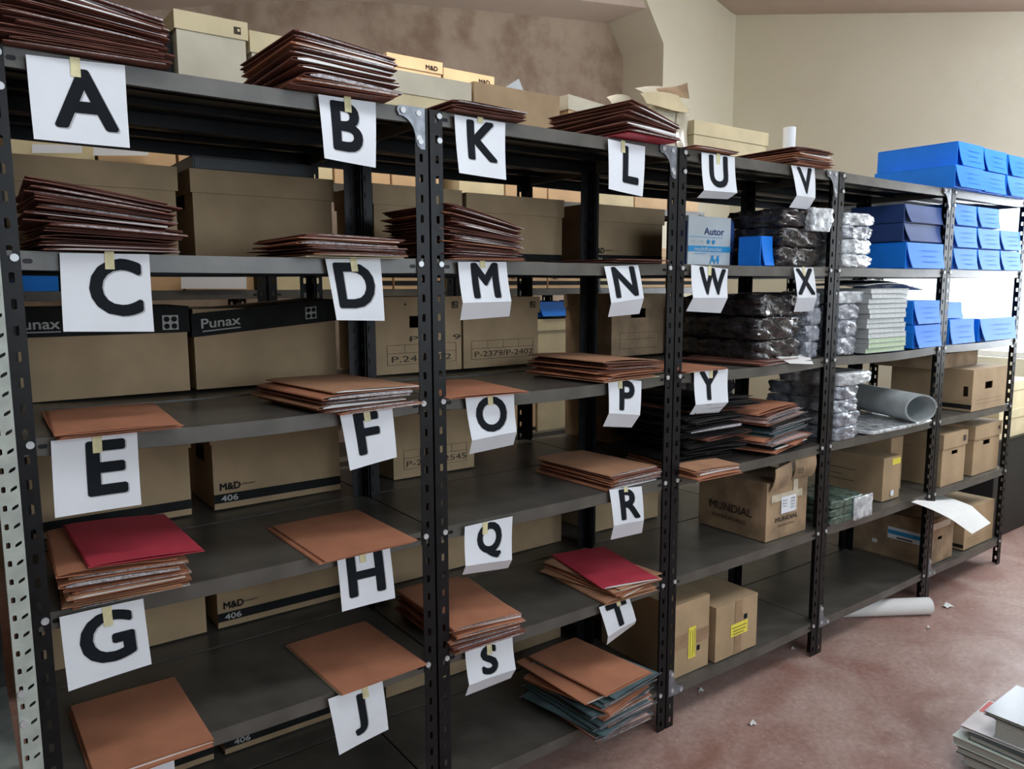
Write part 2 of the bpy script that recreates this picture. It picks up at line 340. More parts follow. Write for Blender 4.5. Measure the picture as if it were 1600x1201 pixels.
def unit(i, label, x0, x1, y0, depth, zt, sags, group, front_bolts=True, sag0=.0, gus=()):
    e = empty('shelving_unit', ((x0+x1)/2, y0, 0), label, 'shelves', group)
    L = e.location
    for fx, sx in ((x0+.0030, 1), (x1-.0030, -1)):
        for fy, sy in ((y0, 1), (y0+depth, -1)):
            p = link('post', post_mesh(sx, sy), e, Vector((fx, fy, 0))-L); solid(p, .0018, -1 if sx*sy < 0 else 1)
            if front_bolts and sy == 1:
                for z in zt: link('bolt', _boltme, p, (sx*.027, -.002, z-.014))
                link('bolt', _boltme, p, (sx*.027, -.002, zt[0]-.014-.06))
    for z, sg in zip(zt, sags):
        link('shelf', shelf_mesh(x1-x0-.006, depth-.006, sg), e, Vector((x0+.003, y0+.003, z))-L)
    for side, lev, up in gus:
        gx, s = (x0+.012, 1) if side == 'L' else (x1-.012, -1)
        z = zt[lev] if up > 0 else zt[lev]-.034
        g = gusset(s, up).build('gusset_plate', M_plate, e, (0, 0, 0), Vector((gx, y0, z))-L)
        for bx, bz in ((.062, -.012), (.014, -.082)): link('bolt', _boltme, g, (s*bx, -.0035, bz*up))
    return e
G1 = 'front row of black shelving units'
sags = [[.004, .004, .014, .006, .006, .006], [.002, .004, .014, .004, .004, .006], [.002, .002, .012, .004, .004, .006], [.002, .002, .010, .004, .006, .006], [.002, .002, .006, .004, .004, .006]]
labs = ['black slotted-angle shelving unit holding the signs A to J',
        'black slotted-angle shelving unit holding the signs K to T',
        'black slotted-angle shelving unit holding the signs U to Y',
        'black slotted-angle shelving unit without signs, rolled sheet on its middle shelf',
        'last black shelving unit of the front row, filled with blue boxes, beside the window']
gl = [[('R', 0, 1)], [('R', 0, 1)], [('R', 0, 1), ('L', 5, -1)], [('R', 0, 1), ('L', 5, -1)], [('L', 5, -1)]]
for i in range(5): unit(i, labs[i], XB[i], XB[i+1], 0, D1, ZT, sags[i], G1, gus=gl[i])
XR2 = [.01, .945, 1.872, 2.802, 3.74, 4.66]; Y2 = .430
labs2 = ['shelving unit standing back to back behind the one with signs A to J', 'shelving unit standing back to back behind the one with signs K to T',
         'shelving unit standing back to back behind the one with signs U to Y', 'shelving unit standing behind the rolled sheet and the silver bundles', 'shelving unit standing behind the last column of blue boxes']
for i in range(5): unit(i, labs2[i], XR2[i], XR2[i+1], Y2, .40, ZT, [.003, .003, .011, .006, .006, .006], 'second row of black shelving units', False)
Y3 = 1.58; Z3 = [2.02, 1.545, 1.13, .745, .35, .10]
labs3 = ['far shelving unit across the aisle, farthest left, seen between the boxes', 'far shelving unit across the aisle, seen behind signs K and M', 'far shelving unit across the aisle, seen behind signs L and N', 'far shelving unit across the aisle, seen behind signs U and W']
M_far = M_shelf
for i in range(4): unit(i, labs3[i], .10+.95*i, 1.045+.95*i, Y3, .43, Z3, [.002]*6, 'far row of shelving units across the aisle', False)
# galvanised upright of the unit at the far left edge
e = empty('galvanised_post', (-.0135, -.06, 0), 'pale galvanised perforated angle post at the left edge of the picture', 'post')
mb = MB(); w = .034; o = Vector((-.030, -.062, 0))
for i in range(int(2.2/.0355)):
    z0 = i*.0355; z1 = z0+.0355; cz = (z0+z1)/2
    mb.perf(o, X, Z, 0, w/2, z0, z1, HOLE(w*.24, cz, .0034, .0048))
    c, s_ = .0044, .0042
    mb.perf(o, X, Z, w/2, w, z0, z1, [(w*.72-c-.001, cz-s_-.0016), (w*.72-.0005, cz-s_*.9), (w*.72+c, cz-.0006), (w*.72+c+.001, cz+s_*.4), (w*.72+c+.0006, cz+s_+.0016), (w*.72+.0005, cz+s_*.9), (w*.72-c, cz+.0006), (w*.72-c-.001, cz-s_*.4)])
mb.grid(lambda u, v: (-.030, -.062+.034*u, 2.2*v), 1, 1, smooth=False)
g = mb.build('angle', M_galv, e); solid(g, .002, 1)
mb = MB(); mb.tube((-.022, -.063, .79), (-.022, -.068, .79), .007, 8).tube((-.022, -.063, .73), (-.022, -.068, .73), .007, 8); mb.build('bolt', M_bolt, e)
# something dark-blue standing behind that post, low at the left
for zz in (.10, .62, 1.12): MB().box(-.93, -.034, -.058, .36, zz, zz+.003).box(-.93, -.034, -.058, -.055, zz-.03, zz).build('shelf', M_galv, e)
MB().box(-.93, -.034, .37, .375, 0, 2.2).build('back_panel', mat('grey_green_panel', (.07, .08, .072), .7, .3, 6), e)
q_ = MB().grid(lambda u, v: (-.93, -.058+.034*u, 2.2*v), 1, 1, smooth=False).build('angle', M_galv, e); solid(q_, .002, 1)
o = MB().slab(lambda u, v: (-.60+.53*u, -.03+.30*v, .70+.05*math.sin(5*u)*math.sin(4*v)), .09, 12, 10).build('grey_cloth', mat('grey_green_cloth', (.16, .18, .16), .9, .3, 12)); tag(o, 'grey folded cloth lying behind the galvanised post, left edge', 'cloth')
e = empty('blue_plastic_sack', (-.24, .10, 0), 'dark navy sack slumped low behind the galvanised post at the left edge', 'sack')
random.seed(3)
def sack(u, v):
    a = 2*math.pi*u; r = (.19+.015*math.sin(5*a)+.01*math.sin(9*a+2))*(math.sin(math.pi*min(1, v*1.02+.0))**.35 if 0 < v < 1 else 0.02)
    return (-.26+r*math.cos(a)*.95, .16+r*math.sin(a)*.85, .46*v+.105)
mb = MB().grid(sack, 28, 12); mb.build('sack_body', mat('navy_woven_sack', (.02, .03, .07), .6, .3, 20, .3, 60), e)

# ------------------------------------------------------------------ folders
_fm = {}
FW, FD = .245, .345
def folder_meshes(col, t, var, paper, w=FW, d=FD):
    k = (col, round(t, 4), var, paper, w, d)
    if k in _fm: return _fm[k]
    rnd = random.Random(hash((col, round(t*1e4), var)) % 1000 if False else int(t*1e5)+var*77+len(col))
    a1, a2, p1 = rnd.uniform(.3, 1), rnd.uniform(.2, .8), rnd.uniform(0, 6)
    curl = rnd.uniform(-.2, .7)
    def ztop(u, v):                                       # u: 0 spine (left) .. 1 right ; v: 0 front .. 1 back
        b = t*(.55+.45*math.sin(math.pi*min(1, u*1.1))**.6*1)
        b += t*.22*math.sin(3*u+p1+2*v)*a1*u
        b += t*curl*.5*max(0, (u-.7)/.3)**2*max(0, 1-v*1.5)
        if u < .04: b *= .75
        return b
    mb = MB(); inset = rnd.uniform(0, .006)
    nu, nv = 10, 8
    mb.slab(lambda u, v: ((u-.5)*w, (v-.5)*d, .0006+.0*u), .0008, nu, nv)
    mb.slab(lambda u, v: ((u-.5)*(w-inset), (v-.5)*d+inset*.5, max(.0016, ztop(u, v))), .0008, nu, nv)
    mb.slab(lambda u, v: (-w/2-.0012*math.sin(math.pi*u), (v-.5)*d+inset*.5*u, .0006+(max(.0016, ztop(0, v))-.0006)*u), .0008, 3, nv)
    me = mb.mesh('folder', FOLD[col])
    pm = None
    if paper and t > .003:
        pw, pd = w-.012, d-.010; mb = MB(); th = t*.62
        ox, oy = (rnd.uniform(.002, .008), rnd.uniform(-.010, -.002))
        def pz(u, v): return min(max(.0016, ztop(u, v))-.0008, .0012+th*(.65+.35*math.sin(3*u+p1)))
        c = lambda u, v: ((u-.5)*pw+ox, (v-.5)*pd+oy)
        mb.grid(lambda u, v: (*c(u, v), pz(u, v)), nu, nv, 0, True)
        mb.grid(lambda u, v: (*c(u, 0), .0014+(pz(u, 0)-.0014)*v), nu, 1, 0, False); mb.grid(lambda u, v: (*c(1, u), .0014+(pz(1, u)-.0014)*v), nv, 1, 0, False)
        mb.grid(lambda u, v: (*c(u, 1), .0014+(pz(u, 1)-.0014)*v), nu, 1, 0, False)
        pm = mb.mesh('papers', M_stackpaper if paper == 1 else M_sheet)
    _fm[k] = (me, pm); return _fm[k]
def stack(phrase, x0, x1, y0, z0, n, hL, hR, pal, seed=1, jit=.05, jp=.012, paper=.45, rz=0, w=None, d=FD, top=None, low=None, hang=0, cat='folder', shift=None, seq=None):
    if seq: n = len(seq)
    rnd = random.Random(seed); w = w or FW; cx = (x0+x1)/2; cy = y0+d/2; slack = max(0, (x1-x0-w)/2)
    ts = [rnd.choice((.6, .8, 1, 1, 1.3, 1.8)) for _ in range(n)]; tot = sum(ts); acc = 0
    for i in range(n):
        f0 = acc/tot; acc += ts[i]; hl, hr = hL*ts[i]/tot, hR*ts[i]/tot
        t = round(max(.0022, min(hl, hr)*.93)*2000)/2000
        col = pal[int(rnd.random()*len(pal))]
        if seq: col = seq[i]
        if i == n-1 and top: col = top
        if i == 0 and low: col = low
        pp = 0
        if rnd.random() < paper: pp = rnd.choice((1, 1, 2))
        me, pm = folder_meshes(col, t, rnd.randrange(4), pp, w, d)
        ang = rz+rnd.gauss(0, jit*.6) if n > 1 else rz
        ox = rnd.uniform(-slack, slack)+rnd.gauss(0, jp*.5); oy = rnd.gauss(0, jp*.6)
        if shift: ox += shift(i/n)[0]; oy += shift(i/n)[1]
        tilt = math.atan2((hR-hL)*f0, w)
        zc_ = z0+(hL+hR)/2*f0
        lifted = abs(math.tan(tilt))*0
        nm = {'teal': 'grey-teal', 'pink': 'pale pink'}.get(col, col)
        if n == 1: lab = f'{nm} folder lying alone {phrase}'
        elif i == n-1: lab = f'topmost {nm} folder of the {phrase}'
        elif i == 0: lab = f'lowest {nm} folder of the {phrase}'
        else: lab = f'{nm} folder amid the {phrase}'
        nmo = 'hanging_folder' if (hang and col == 'teal') else 'cardboard_folder'
        o = link(nmo, me, None, (cx+ox, cy+oy, zc_+lifted+.0008), (0, -tilt, ang))
        tag(o, lab, cat, f'{phrase}' if n > 1 else None)
        if pm: link('papers', pm, o)
        if hang and col in ('teal', 'pink'):
            for yy in (-d/2-.002, d/2+.002):
                mb = MB().box(-w/2-.012, w/2+.012, yy-.0015, yy+.0015, .001, .004); mb.build('hanger_rail', M_plate, o, (0, 0, 0))
B, O_, T_ = 'brown', 'orange', 'tan'
BR = [B]*6+[O_]
BF = [B, B, O_, O_, T_, B]
stack('tall stack above sign A on the top shelf', .035, .32, -.03, ZT[0], 17, .135, .088, [B], 1, .06, .012, .35, w=.275)
stack('stack above sign B on the top shelf', .570, .825, -.045, ZT[0]-.002, 11, .122, .10, [B, B, B, B, O_], 12, .05, .006, .6, top=B, w=.25)
stack('low stack above sign K on the top shelf', .985, 1.225, -.035, ZT[0], 3, .030, .026, [B], 3, .08, .01, .9, rz=.03, w=.235)
stack('stack above sign L on the top shelf', 1.555, 1.80, -.055, ZT[0], 9, .105, .060, [B], 4, .07, .006, .5, low='crimson', rz=.05, w=.235)
stack('thin pile above sign U on the top shelf', 1.905, 2.13, -.03, ZT[0], 2, .010, .008, [B, O_], 5, .05, .005, 1, w=.225)
stack('stack above sign V on the top shelf', 2.445, 2.695, -.035, ZT[0], 10, .058, .062, [O_, T_, B, O_], 6, .08, .008, .5, rz=.02, top=B, w=.235)
stack('tall stack above sign C', .055, .325, -.035, ZT[1], 20, .138, .098, [B], 7, .08, .016, .4, w=.245)
stack('loose stack above sign D', .57, .845, -.035, ZT[1]-.004, 9, .055, .048, [B, B, O_], 8, .12, .016, .8, rz=.02, w=.25, low='cream')
stack('tall stack above sign M', .978, 1.215, -.025, ZT[1]-.002, 22, .152, .098, [B]*6+[O_], 9, .10, .012, .4, w=.235, shift=lambda f: (-.004, .01))
stack('thin pile above sign N', 1.56, 1.80, -.03, ZT[1], 2, .010, .010, [B, O_], 10, .05, .005, .5, w=.235)
stack('small pile above sign E', .075, .315, -.05, ZT[2]-.004, 4, .013, .013, [O_], 11, .05, .014, .3, rz=-.03, top=O_, w=.225)
stack('stack above sign F', .585, .875, -.035, ZT[2]-.013, 6, .060, .052, [O_, B, T_], 12, .07, .012, .9, rz=.16, top=T_, w=.25)
stack('beside the first black double post, above sign O', .980, 1.235, -.035, ZT[2]-.006, 1, .006, .006, [O_], 13, rz=-.10, w=.245)
stack('stack above sign P', 1.475, 1.80, -.02, ZT[2]-.008, 11, .072, .062, [O_, B, T_], 14, .09, .014, .3, rz=.07, top=T_, w=.25, low='cream')
stack('thin pile left of sign Y', 1.905, 2.12, -.02, ZT[2]-.004, 2, .009, .008, [O_], 15, .04, .004, .4, rz=-.05, w=.215)
stack('flat pile on the shelf between signs Y and X', 2.28, 2.62, -.01, ZT[2]-.008, 3, .016, .014, [B], 16, .07, .02, .6, rz=.12, top=B)
stack('stack above sign G', .070, .315, -.02, ZT[3]-.003, 11, .095, .080, [O_, T_, O_], 17, .05, .012, .5, rz=-.02, top='crimson', low=O_, w=.225)
stack('flat pile above sign H', .575, .85, -.055, ZT[3]-.006, 2, .006, .006, [O_], 18, .03, .005, 1, rz=.03, w=.255)
stack('stack above sign R', 1.555, 1.80, -.005, ZT[3]-.003, 7, .055, .050, [T_, O_, B], 19, .10, .012, .9, rz=.08, top=T_, w=.235)
stack('flat pile beside the second double post, right of sign R', 1.905, 2.13, -.085, ZT[3]-.001, 4, .034, .030, [T_, O_], 20, .06, .01, .6, rz=-.08, top=T_, w=.215)
stack('flat pile above sign I', .080, .345, -.05, ZT[4]-.004, 4, .015, .014, [O_], 21, .06, .012, .5, rz=.01, w=.235)
stack('flat pile above sign J', .625, .885, -.025, ZT[4]-.005, 2, .006, .006, [O_], 22, .02, .004, 0, rz=.05, low='cream', w=.25)
stack('stack above sign S', .978, 1.215, -.035, ZT[4]-.003, 9, .080, .070, [O_, B, O_], 23, .07, .012, .6, rz=-.04, top=O_, w=.23)
stack('stack above sign T', 1.56, 1.80, -.03, ZT[4]-.003, 6, .050, .045, [T_, O_], 24, .13, .012, .5, rz=.03, top='crimson', w=.225)
stack('heap on the bottom shelf right of sign S', 1.42, 1.70, -.09, ZT[5]-.004, 22, .155, .150, ['teal', 'teal', 'pink', 'orange', 'orange'], 25, .09, .014, .5, rz=.10, top=O_, w=.235, hang=1)
stack('dark stack behind sign Y', 1.935, 2.30, .02, ZT[3]+.033, 20, .215, .205, ['black']*7+[B], 26, .14, .03, .04, w=.30, d=.36, shift=lambda f: (.03*math.sin(9*f), 0))
stack('mixed heap right of sign Y', 2.32, 2.68, -.02, ZT[3]-.002, 1, .180, .195, [B], 27, .10, .02, .25, rz=.16, w=.27, hang=1, shift=lambda f: (.035*math.sin(12*f)-.01, .03*f),
      seq=['black', B, 'orange', 'black', 'orange', 'pink', 'pink', 'pink', 'pink', 'orange', 'teal', 'teal', 'teal', 'teal', 'teal', 'black', 'black', 'orange', 'pink', 'pink', 'pink', B, 'orange'])

# ------------------------------------------------------------------ letter signs
def bil(q, u, v):                                         # u 0..1 left-right, v 0..1 top-bottom
    return (q[0]*(1-u)+q[1]*u)*(1-v)+(q[3]*(1-u)+q[2]*u)*v
SIGNS = dict(
 A=((40,85),(195,102),(203,231),(53,217)), B=((497,147),(587,160),(587,262),(507,247)), K=((710,179),(789.5,192),(791,281),(717.5,270)),
 L=((950,217),(1008,229),(1004,307),(951,295)), U=((1096,238),(1148,245),(1152,301),(1100,297),(1137.5,311),(1089,309)),
 V=((1236,258),(1272.5,262.5),(1274,309),(1245,305),(1263,327),(1233,324)), C=((93,395),(233,397),(241,518),(99,518)),
 D=((508,404),(594,404),(601,501),(526,500)), M=((715.5,409),(791,409),(799,470.5),(723,473),(796,494),(719,500)),
 N=((944,416),(997,414),(1006,465.6),(955,473),(999,490),(950,495)), W=((1080,413.5),(1137.5,420),(1137,465),(1083,465),(1126,489),(1072,486)),
 X=((1240,418),(1270.6,418),(1276,465),(1246,465),(1270,486),(1240,487)), E=((79,685),(214,671),(221,788),(86,809)),
 F=((530,643),(612,627),(620,714),(547,735)), O=((727,621),(803,614),(807.5,674),(737.5,688),(802,694.5),(733,709.5)),
 P=((950,590),(1002,595),(1000,648),(951.5,645),(987,667.5),(942,666)), Y=((1084.6,578.5),(1137.5,576),(1138,628),(1087,632),(1123,644),(1077.5,647.5)),
 G=((92,956),(223,925),(237,1037),(107,1080)), H=((526,867.5),(608,844),(617.5,934),(534.5,955.5)), Q=((726,812.5),(801,804),(800,874),(727.5,884),(794,887),(722.5,897.5)),
 R=((952,765),(1002.5,759.5),(1006,812.5),(959,821),(1003,832),(954,843)), I=((134,1208),(271,1169),(279,1285),(146,1330)),
 J=((512.5,1092),(597,1052),(607,1139),(530,1179.5)), S=((726.6,1007),(800.5,984),(806,1045),(733,1070),(798,1059),(727,1087)),
 T=((936,945.5),(983,920.5),(994,969),(950,994),(992,974),(948,1007)))
WHERE = dict(A='top shelf edge at the far left', B='top shelf edge left of the first double post', K='top shelf edge right of the first double post', L='top shelf edge left of the second double post',
 U='top shelf edge right of the second double post', V='top shelf edge under the rightmost folder stack', C='second shelf edge under the tall left stack', D='second shelf edge under the loose stack', M='second shelf edge right of the first double post',
 N='second shelf edge left of the second double post', W='second shelf edge below the white paper carton', X='second shelf edge before the black bundles', E='third shelf edge at the left', F='third shelf edge, hanging askew', O='third shelf edge right of the first double post',
 P='third shelf edge left of the second double post', Y='third shelf edge right of the second double post', G='fourth shelf edge under the crimson folder', H='fourth shelf edge, hanging askew', Q='fourth shelf edge right of the first double post', R='fourth shelf edge left of the second double post',
 I='fifth shelf edge, cut by the bottom of the picture', J='fifth shelf edge, hanging askew', S='fifth shelf edge right of the first double post', T='fifth shelf edge, tilted, left of the second double post')
CEN = dict(A=.56, C=.60, E=.62, G=.52, B=.47, D=.48, F=.47, H=.50, J=.50, L=.62, K=.53, M=.53, N=.52, P=.56, R=.58, O=.50, Q=.52, S=.48, T=.52, U=.50, V=.55, W=.58, X=.50, Y=.43, I=.55)
VIS = {}
def sign(ch):
    pts = SIGNS[ch]; yf = -.012
    if ch in 'EGIFHJST': yf = -.014
    q = [P(*p, 'y', yf) for p in pts[:4]]
    lv = {'E': 2, 'F': 2, 'G': 3, 'H': 3, 'Q': 3, 'I': 4, 'J': 4, 'S': 4, 'T': 4}.get(ch)
    if lv:
        for c_ in (0, 1): q[c_].z = min(q[c_].z, ZT[lv]-.008)
    root = (q[0]+q[1])/2; e = empty('letter_sign', root, f'paper sign lettered {ch}, {WHERE[ch]}', 'sign', 'letter signs taped to the shelf edges')
    Wd, Hd = (q[1]-q[0]).length, (q[3]-q[0]).length
    folded = len(pts) > 4
    tw, thh = .0, Hd
    curve = lambda u, v: bil(q, u, v)+Y*(.003*math.sin(math.pi*v)*(1 if ord(ch) % 2 else -.6)+.002*math.sin(math.pi*u))
    mb = MB().slab(curve, .0004, 8, 8)
    if folded:
        fl = [P(*p, 'y', yf+.034) for p in pts[4:6]]
        q2 = [q[3], q[2], fl[0], fl[1]]
        mb.slab(lambda u, v: bil(q2, u, v)+Y*.0, .0004, 6, 3)
    mb.build('sheet', M_paper, e)
    vs, fs, x0, x1, y0, y1 = text2d(ch, 0, 0, True)
    lh = min(.112, Hd*.68) if not folded else Hd*.80
    if ch in 'AB': lh = .100
    lw = (x1-x0)*lh/(y1-y0)*(.96 if ch in 'OQCG' else 1.06)
    if ch == 'M' or ch == 'W': lw *= .92
    cu = CEN[ch]; v0 = .06 if folded else .09
    if ch in 'AJI': v0 = .13
    if ch in 'K': v0 = .07; lh = .090
    def mp(x, y, du=0, dv=0, dy=-.0012):
        u = cu+((x-x0)/(x1-x0)-.5)*lw/Wd+du/Wd; v = v0+(y1-y)/(y1-y0)*lh/Hd+dv/Hd
        return curve(u, v)+Y*dy
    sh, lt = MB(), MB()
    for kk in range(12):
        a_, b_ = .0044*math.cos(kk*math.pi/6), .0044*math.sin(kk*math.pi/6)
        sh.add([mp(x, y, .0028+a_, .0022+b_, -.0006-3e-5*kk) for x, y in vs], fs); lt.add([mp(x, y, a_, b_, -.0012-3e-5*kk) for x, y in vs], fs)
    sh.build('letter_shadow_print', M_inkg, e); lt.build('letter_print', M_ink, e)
    tu = {'A': .48, 'C': .54, 'E': .52, 'G': .55, 'H': .47, 'J': .66, 'L': .40, 'P': .36, 'Q': .42, 'F': .5, 'B': .5, 'T': .62}.get(ch, .5); a = .0085/Wd
    tl = {'H': .028, 'G': .04, 'T': .018, 'R': .014, 'M': .016, 'K': .010, 'V': 0, 'N': .0}.get(ch, .030)
    if tl:
        MB().slab(lambda u, v: curve(tu-a+2*a*u, (-.03 if not lv else 0)+(.03+tl/Hd)*v)+Y*(-.0018), .0003, 2, 4).build('masking_tape', M_tape, e)
for ch in SIGNS: sign(ch)

# ------------------------------------------------------------------ boxes
def plane_of(face, x0, x1, y0, y1, z0):
    if face == 'front': return Vector((x0, y0-.0012, z0)), X, x1-x0
    return Vector((x0-.0012, y1, z0)), -Y, y1-y0            # the face towards -x
def panel_with_hole(mb, face, x0, x1, y0, y1, z0, z1, hole, th=.004):
    a0, a1, b0, b1 = hole
    if face == 'front':
        xa, xb = x0+(x1-x0)*a0, x0+(x1-x0)*a1; za, zb_ = z0+(z1-z0)*b0, z0+(z1-z0)*b1
        mb.box(x0, xa, y0, y0+th, z0, z1).box(xb, x1, y0, y0+th, z0, z1).box(xa, xb, y0, y0+th, z0, za).box(xa, xb, y0, y0+th, zb_, z1)
    else:
        ya, yb = y1-(y1-y0)*a1, y1-(y1-y0)*a0; za, zb_ = z0+(z1-z0)*b0, z0+(z1-z0)*b1
        mb.box(x0, x0+th, y0, ya, z0, z1).box(x0, x0+th, yb, y1, z0, z1).box(x0, x0+th, ya, yb, z0, za).box(x0, x0+th, ya, yb, zb_, z1)
def abox(label, x0, x1, y0, y1, z0, z1, m=None, lid=.06, lidm=None, hole=None, sidehole=None, stripe=None, marks=(), cat='box', group=None, name='archive_box', rz=0, lidtilt=0, lidmarks=(), open_top=False, stripeface=('front',), lidgap=.006):
    m = m or M_card; lidm = lidm or m
    if y0 == yb or y0 == yb-.02:
        k = (y0+1.738)/(.58+1.738); x0, x1 = CAM.x+(x0-CAM.x)*k, CAM.x+(x1-CAM.x)*k
        z1 = CAM.z+(z1-CAM.z)*k
        for i_ in range(1, 5):
            if x0 < XR2[i_]+.043 and x0 > XR2[i_]-.1: x0 = XR2[i_]+.043
            if x1 > XR2[i_]-.045 and x1 < XR2[i_]+.1: x1 = XR2[i_]-.045
        x0 = max(x0, .055)
    cx, cy = (x0+x1)/2, (y0+y1)/2
    e = empty(name, (cx, cy, z0), label, cat, group, 0)
    th = .004; zt_ = z1-(.001 if lid else (0 if open_top else th))
    mb = MB().box(x0, x1, y0, y1, z0, z0+th).box(x0, x1, y1-th, y1, z0+th, zt_).box(x1-th, x1, y0+th, y1-th, z0+th, zt_)
    if hole: panel_with_hole(mb, 'front', x0, x1, y0, y1, z0+th, zt_, hole)
    else: mb.box(x0, x1, y0, y0+th, z0+th, zt_)
    if sidehole: panel_with_hole(mb, 'side', x0, x1, y0+th, y1-th, z0+th, zt_, sidehole)
    else: mb.box(x0, x0+th, y0+th, y1-th, z0+th, zt_)
    if not lid and not open_top: mb.box(x0, x1, y0, y1, z1-th, z1)
    mb.build('box_body', m, e)
    if lid:
        g = lidgap; lb = MB(); fn = lambda x: lidtilt*((x-cx)/(x1-x0))
        lb.box(x0-g, x1+g, y0-g, y1+g, z1, z1+.004)
        lb.box(x0-g, x1+g, y0-g, y0-g+.003, z1-lid, z1).box(x0-g, x1+g, y1+g-.003, y1+g, z1-lid, z1)
        lb.box(x0-g, x0-g+.003, y0-g+.003, y1+g-.003, z1-lid, z1).box(x1+g-.003, x1+g, y0-g+.003, y1+g-.003, z1-lid, z1)
        lb.v = [(x, y, z+fn(x)) for x, y, z in lb.v]
        lo = lb.build('lid', lidm, e)
        for im, mk in enumerate(lidmarks):
            t = MB(); draw(t, mk, Vector((x0-g, y0-g-.0006-.0004*im, z1-lid)), X, x1-x0+2*g, lid, lambda v: v+Z*fn(v.x))
            t.build('lid_print', mk[1], lo, e.location)
    if stripe:
        for fc in stripeface:
            O, U, wd = plane_of(fc, x0, x1, y0, y1, z0)
            t = MB(); rect_on(t, O, U, Z, 0, wd, stripe[0], stripe[1]); t.build('printed_band', M_band, e)
    for im, mk in enumerate(marks):
        fc = mk[-1] if mk[-1] in ('front', 'side') else 'front'
        O, U, wd = plane_of(fc, x0, x1, y0, y1, z0); nrm = -Y if fc == 'front' else -X
        t = MB(); draw(t, mk, O+nrm*(.0005+.00035*im), U, wd, z1-z0); t.build('print', mk[1], e)
    if rz: e.rotation_euler = (0, 0, rz)
    return e
def draw(t, mk, O, U, wd, ht, post=None):
    kind = mk[0]
    if kind == 'text':      # ('text', mat, string, u, z, height, width, bold)
        _, _, s, u, z, h, w, bold = mk[:8]; text_on(t, s, O+U*(u*wd)+Z*z, U, Z, h, w, bold)
    elif kind == 'rect':    # ('rect', mat, u0,u1,z0,z1)
        rect_on(t, O, U, Z, mk[2]*wd, mk[3]*wd, mk[4], mk[5])
    elif kind == 'grid':    # outlined table
        _, _, u0, u1, z0, z1, cols, split = mk[:8]; a0, a1 = u0*wd, u1*wd; l = .0012
        for z in (z0, split, z1): rect_on(t, O, U, Z, a0, a1, z-l/2, z+l/2)
        for a, ztop, zb_ in [(a0, z1, z0), (a1, z1, z0)]+[(a0+(a1-a0)*k/cols, z1, split) for k in range(1, cols)]: rect_on(t, O, U, Z, a-l/2, a+l/2, zb_, ztop)
    elif kind == 'disc':
        _, _, u, z, r = mk[:5]; c = O+U*(u*wd)+Z*z
        t.add([c+U*(r*math.cos(k*math.pi/8))+Z*(r*math.sin(k*math.pi/8)) for k in range(16)], [tuple(range(16))])
    if post: t.v = [tuple(post(Vector(v))) for v in t.v]
MD = [('text', M_band, 'M&D', .045, .056, .020, .058, .03), ('text', M_band, 'COMPANY', .18, .064, .006, .05, 0), ('text', M_wtext, '406', .05, .023, .017, .048, .02)]
def md(u=0): return [(a[0], a[1], a[2], a[3]+u, *a[4:]) for a in MD]
def logo(u): return [('rect', M_mark, u, u+.075, .018, .042), ('rect', M_card, u+.040, u+.058, .030, .037), ('text', M_card, 'M&D', u+.012, .021, .006, .016, 0)]
yb, ye = .535, .822
GR = 'archive boxes on the second row of shelves'
# level 1 (second shelf)
abox('plain lidded cardboard box behind the tall stack above sign C', .06, .460, yb, ye, ZT[1], 1.885)
abox('plain lidded cardboard box under the dark binder, behind sign D', .505, .940, yb, ye, ZT[1], 1.885, sidehole=(.3, .7, .6, .8))
abox('lidded cardboard box left of the banded one, behind the stack above sign M', 1.065, 1.395, yb, ye, ZT[1], 1.885, stripe=(.02, .045))
abox('lidded cardboard box with black band, right behind the stack above sign M', 1.425, 1.86, yb, ye, ZT[1], 1.88, stripe=(.018, .045))
abox('lidded cardboard box with M&D print behind sign L and above sign N', 1.995, 2.42, yb, ye, ZT[1], 1.875, stripe=(.018, .050), marks=md(.02))
e = empty('binder', (.70, .70, 1.885), 'dark grey binder lying on the cardboard box behind sign B', 'binder')
bevel(MB().box(.515, .875, .60, .86, 1.8895, 1.894).box(.515, .875, .60, .86, 1.926, 1.930).box(.515, .520, .60, .86, 1.894, 1.926).box(.52, .875, .60, .603, 1.894, 1.926).build('binder_cover', mat('dark_grey_vinyl', (.045, .05, .058), .4, .1), e), .001)
MB().box(.523, .873, .606, .85, 1.895, 1.925).build('papers', M_stackpaper, e)
# level 2
PX = [('text', M_wtext, 'Punax', .0, .020, .026, .100, .015), ('rect', M_wtext, .05, .245, .011, .014), ('rect', M_wtext, .83, .93, .008, .048)]+[('disc', M_band, .857+.046*a, .018+.019*b, .0075) for a in (0, 1) for b in (0, 1)]
PX2 = [('text', M_wtext, 'Punax', .06, .022, .026, .108, .015), ('rect', M_wtext, .065, .31, .012, .015), ('rect', M_wtext, .76, .84, .014, .050)]+[('disc', M_band, .782+.037*a, .023+.018*b, .007) for a in (0, 1) for b in (0, 1)]
abox('tan box with black Punax lid behind sign C', .06, .470, yb, ye, ZT[2], 1.502, lid=.068, lidm=M_band, lidmarks=PX)
abox('tan box with tilted black Punax lid behind sign D', .488, .940, yb, ye, ZT[2], 1.498, lid=.062, lidm=M_band, lidmarks=PX2, lidtilt=.035)
GRID = lambda u0, u1: [('grid', M_mark, u0, u1, .030, .095, 4, .068)]
abox('archive box with hand hole and handwriting P.2431 behind the first double post', 1.060, 1.395, yb, ye, ZT[2], 1.520, lid=.055, hole=(.38, .56, .60, .76),
     marks=GRID(.12, .93)+[('text', M_mark, 'P.2431-P2', .17, .038, .020, .23, 0), ('text', M_mark, 'P.      9', .38, .105, .018, .20, 0)], lidmarks=logo(.86)+[('disc', M_mark, .33, .034, .004)])
